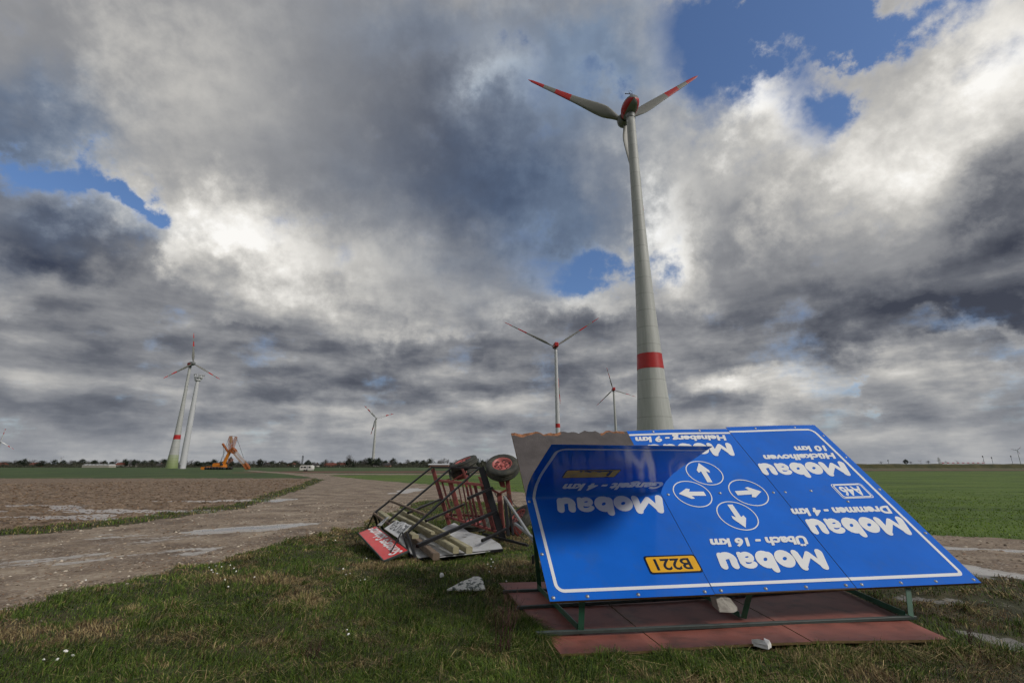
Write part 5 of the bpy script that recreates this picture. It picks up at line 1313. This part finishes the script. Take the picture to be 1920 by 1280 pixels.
for k in range(7):
    xa = x_ - 14 + 4 * k; mb.add([(xa, 495.4, 2.4), (xa + 4, 495.4, 2.4), (xa + 2, 495.4, 3.3), (xa, 504.6, 2.4), (xa + 4, 504.6, 2.4), (xa + 2, 504.6, 3.3)], [(0, 1, 2), (5, 4, 3), (0, 2, 5, 3), (1, 4, 5, 2)])
wpart(mb, 'roof', M['whitesheet'], gh)
x_ = treex(823, 540); sh = wthing('barn', (x_, 540, 0), 'long low pale barn seen beyond the trailer', 'barn')
mb = MB(); mb.box((x_, 540, 1.4), (22, 9, 2.8)); wpart(mb, 'wall', M['brick'], sh); mb = MB(); mb.add([(x_ - 11.4, 535, 2.8), (x_ + 11.4, 535, 2.8), (x_ + 11.4, 540, 4.2), (x_ - 11.4, 540, 4.2), (x_ + 11.4, 545, 2.8), (x_ - 11.4, 545, 2.8)], [(0, 1, 2, 3), (3, 2, 4, 5), (0, 3, 5), (1, 4, 2)]); wpart(mb, 'roof', M['whitesheet'], sh)
# church tower behind the crane
x_ = treex(393, 560); ct = wthing('church_tower', (x_, 600, 0), 'dark square church tower above the trees left of the crane', 'tower')
mb = MB(); mb.box((x_, 600, 5.2), (4.2, 4.2, 10.4)); wl = wpart(mb, 'wall', M['brick'], ct); mb = MB(); mb.lathe([(2.3, 10.4), (1.6, 11.3), (.6, 12.6), (0, 13.4)], (x_, 600, 0), seg=8, sm=False); wpart(mb, 'roof', M['roofdark'], ct)
mb = MB(); mb.box((x_, 597.85, 8.6), (1.1, .12, 1.6)); wpart(mb, 'window', M['dark'], ct, wl)
# radio mast
x_ = treex(566, 600); rm = wthing('radio_mast', (x_, 600, 0), 'thin lattice radio mast above the houses by the caravan', 'mast')
mb = MB(); lattice(mb, (x_, 600, 0), (x_, 600, 13.5), 1.3, 12, .14, .8); wpart(mb, 'lattice', M['darkmetal'], rm)
mb = MB(); mb.beam((x_, 600, 13.5), (x_, 600, 17), .16); mb.box((x_, 600, 13.3), (1.5, 1.5, .9)); wpart(mb, 'antenna', M['darkmetal'], rm)
# low mound and small post in the ploughed field are too faint to stand apart
# ---- embankment on the right with its crash barrier
mb = MB(); N_ = 90
xs = [90 + i * 9.5 for i in range(N_)]
sec = [(0, 0), (3.0, 1.9), (5.0, 2.9), (9, 3.15), (14, 3.0), (22, 0)]
for x in xs:
    for j, (yy, z) in enumerate(sec): mb.v.append((x, 340 + yy + .4 * math.sin(x * .13 + j), (z + .22 * math.sin(x * .21 + j * 2) * (z > 0)) * min(1, .6 + (x - 90) / 200) - .1))
ns_ = len(sec)
for i in range(N_ - 1):
    for j in range(ns_ - 1): mb.f.append((i * ns_ + j, (i + 1) * ns_ + j, (i + 1) * ns_ + j + 1, i * ns_ + j + 1)); mb.m.append(0); mb.smooth.append(True)
M['g_bank'] = ground_mat('rough grass bank', [(48, 52, 28), (66, 66, 36), (84, 78, 48)], (0.2, 2.2), 0.95, 0.7, 0.1)
prop(mb.build('embankment', M['g_bank']), kind='structure')
p0, p1 = at(1762, 870, 350), at(1846, 868, 350); zb = 3.1
ba = wthing('traffic_barrier', (p0.x, 350, zb), 'red and white striped barrier on top of the embankment', 'barrier')
mb = MB(); nb = 18
for k in range(nb):
    xa = p0.x + (p1.x - p0.x) * k / nb; xb = p0.x + (p1.x - p0.x) * (k + .96) / nb; mb.box(((xa + xb) / 2, 350, zb + .75), (xb - xa, .12, .55), m=k % 2)
wpart(mb, 'striped_board', [M['whitetower'], M['twred']], ba)
for k in range(7):
    xa = p0.x + (p1.x - p0.x) * k / 6; mb = MB(); mb.beam((xa, 350.1, zb - .3), (xa, 350.1, zb + .8), .12); wpart(mb, 'post', M['steel'], ba)
"""posts and lamps on the skyline"""
for px, hgt, lb in ((1847, 5.5, 'thin dark pole on the embankment, leftmost of three'), (1863, 4.6, 'thin dark pole on the embankment, middle of three'), (1900, 5.6, 'thin dark pole on the embankment, rightmost of three'), (1667, 2.6, 'small dark pole nearest the billboard on the skyline')):
    x_ = treex(px, 352); lp_ = wthing('lamp_post', (x_, 352, 2.9), lb, 'pole', 'poles on the embankment'); mb = MB(); mb.beam((x_, 352, 2.6), (x_, 352, 2.9 + hgt), .16); wpart(mb, 'pole', M['darkmetal'], lp_); mb = MB(); mb.box((x_, 352, 2.9 + hgt), (.5, .4, .9)); wpart(mb, 'lamp_head', M['darkmetal'], lp_)
# power pylon
x_ = treex(1763, 900); py_ = wthing('power_pylon', (x_, 900, 0), 'faint lattice power pylon on the right skyline', 'pylon')
mb = MB(); lattice(mb, (x_, 900, 0), (x_, 900, 17), 2.2, 10, .22, .5)
for z_ in (12, 15): mb.beam((x_ - 4.5, 900, z_), (x_ + 4.5, 900, z_), .28)
wpart(mb, 'lattice', M['steel'], py_)
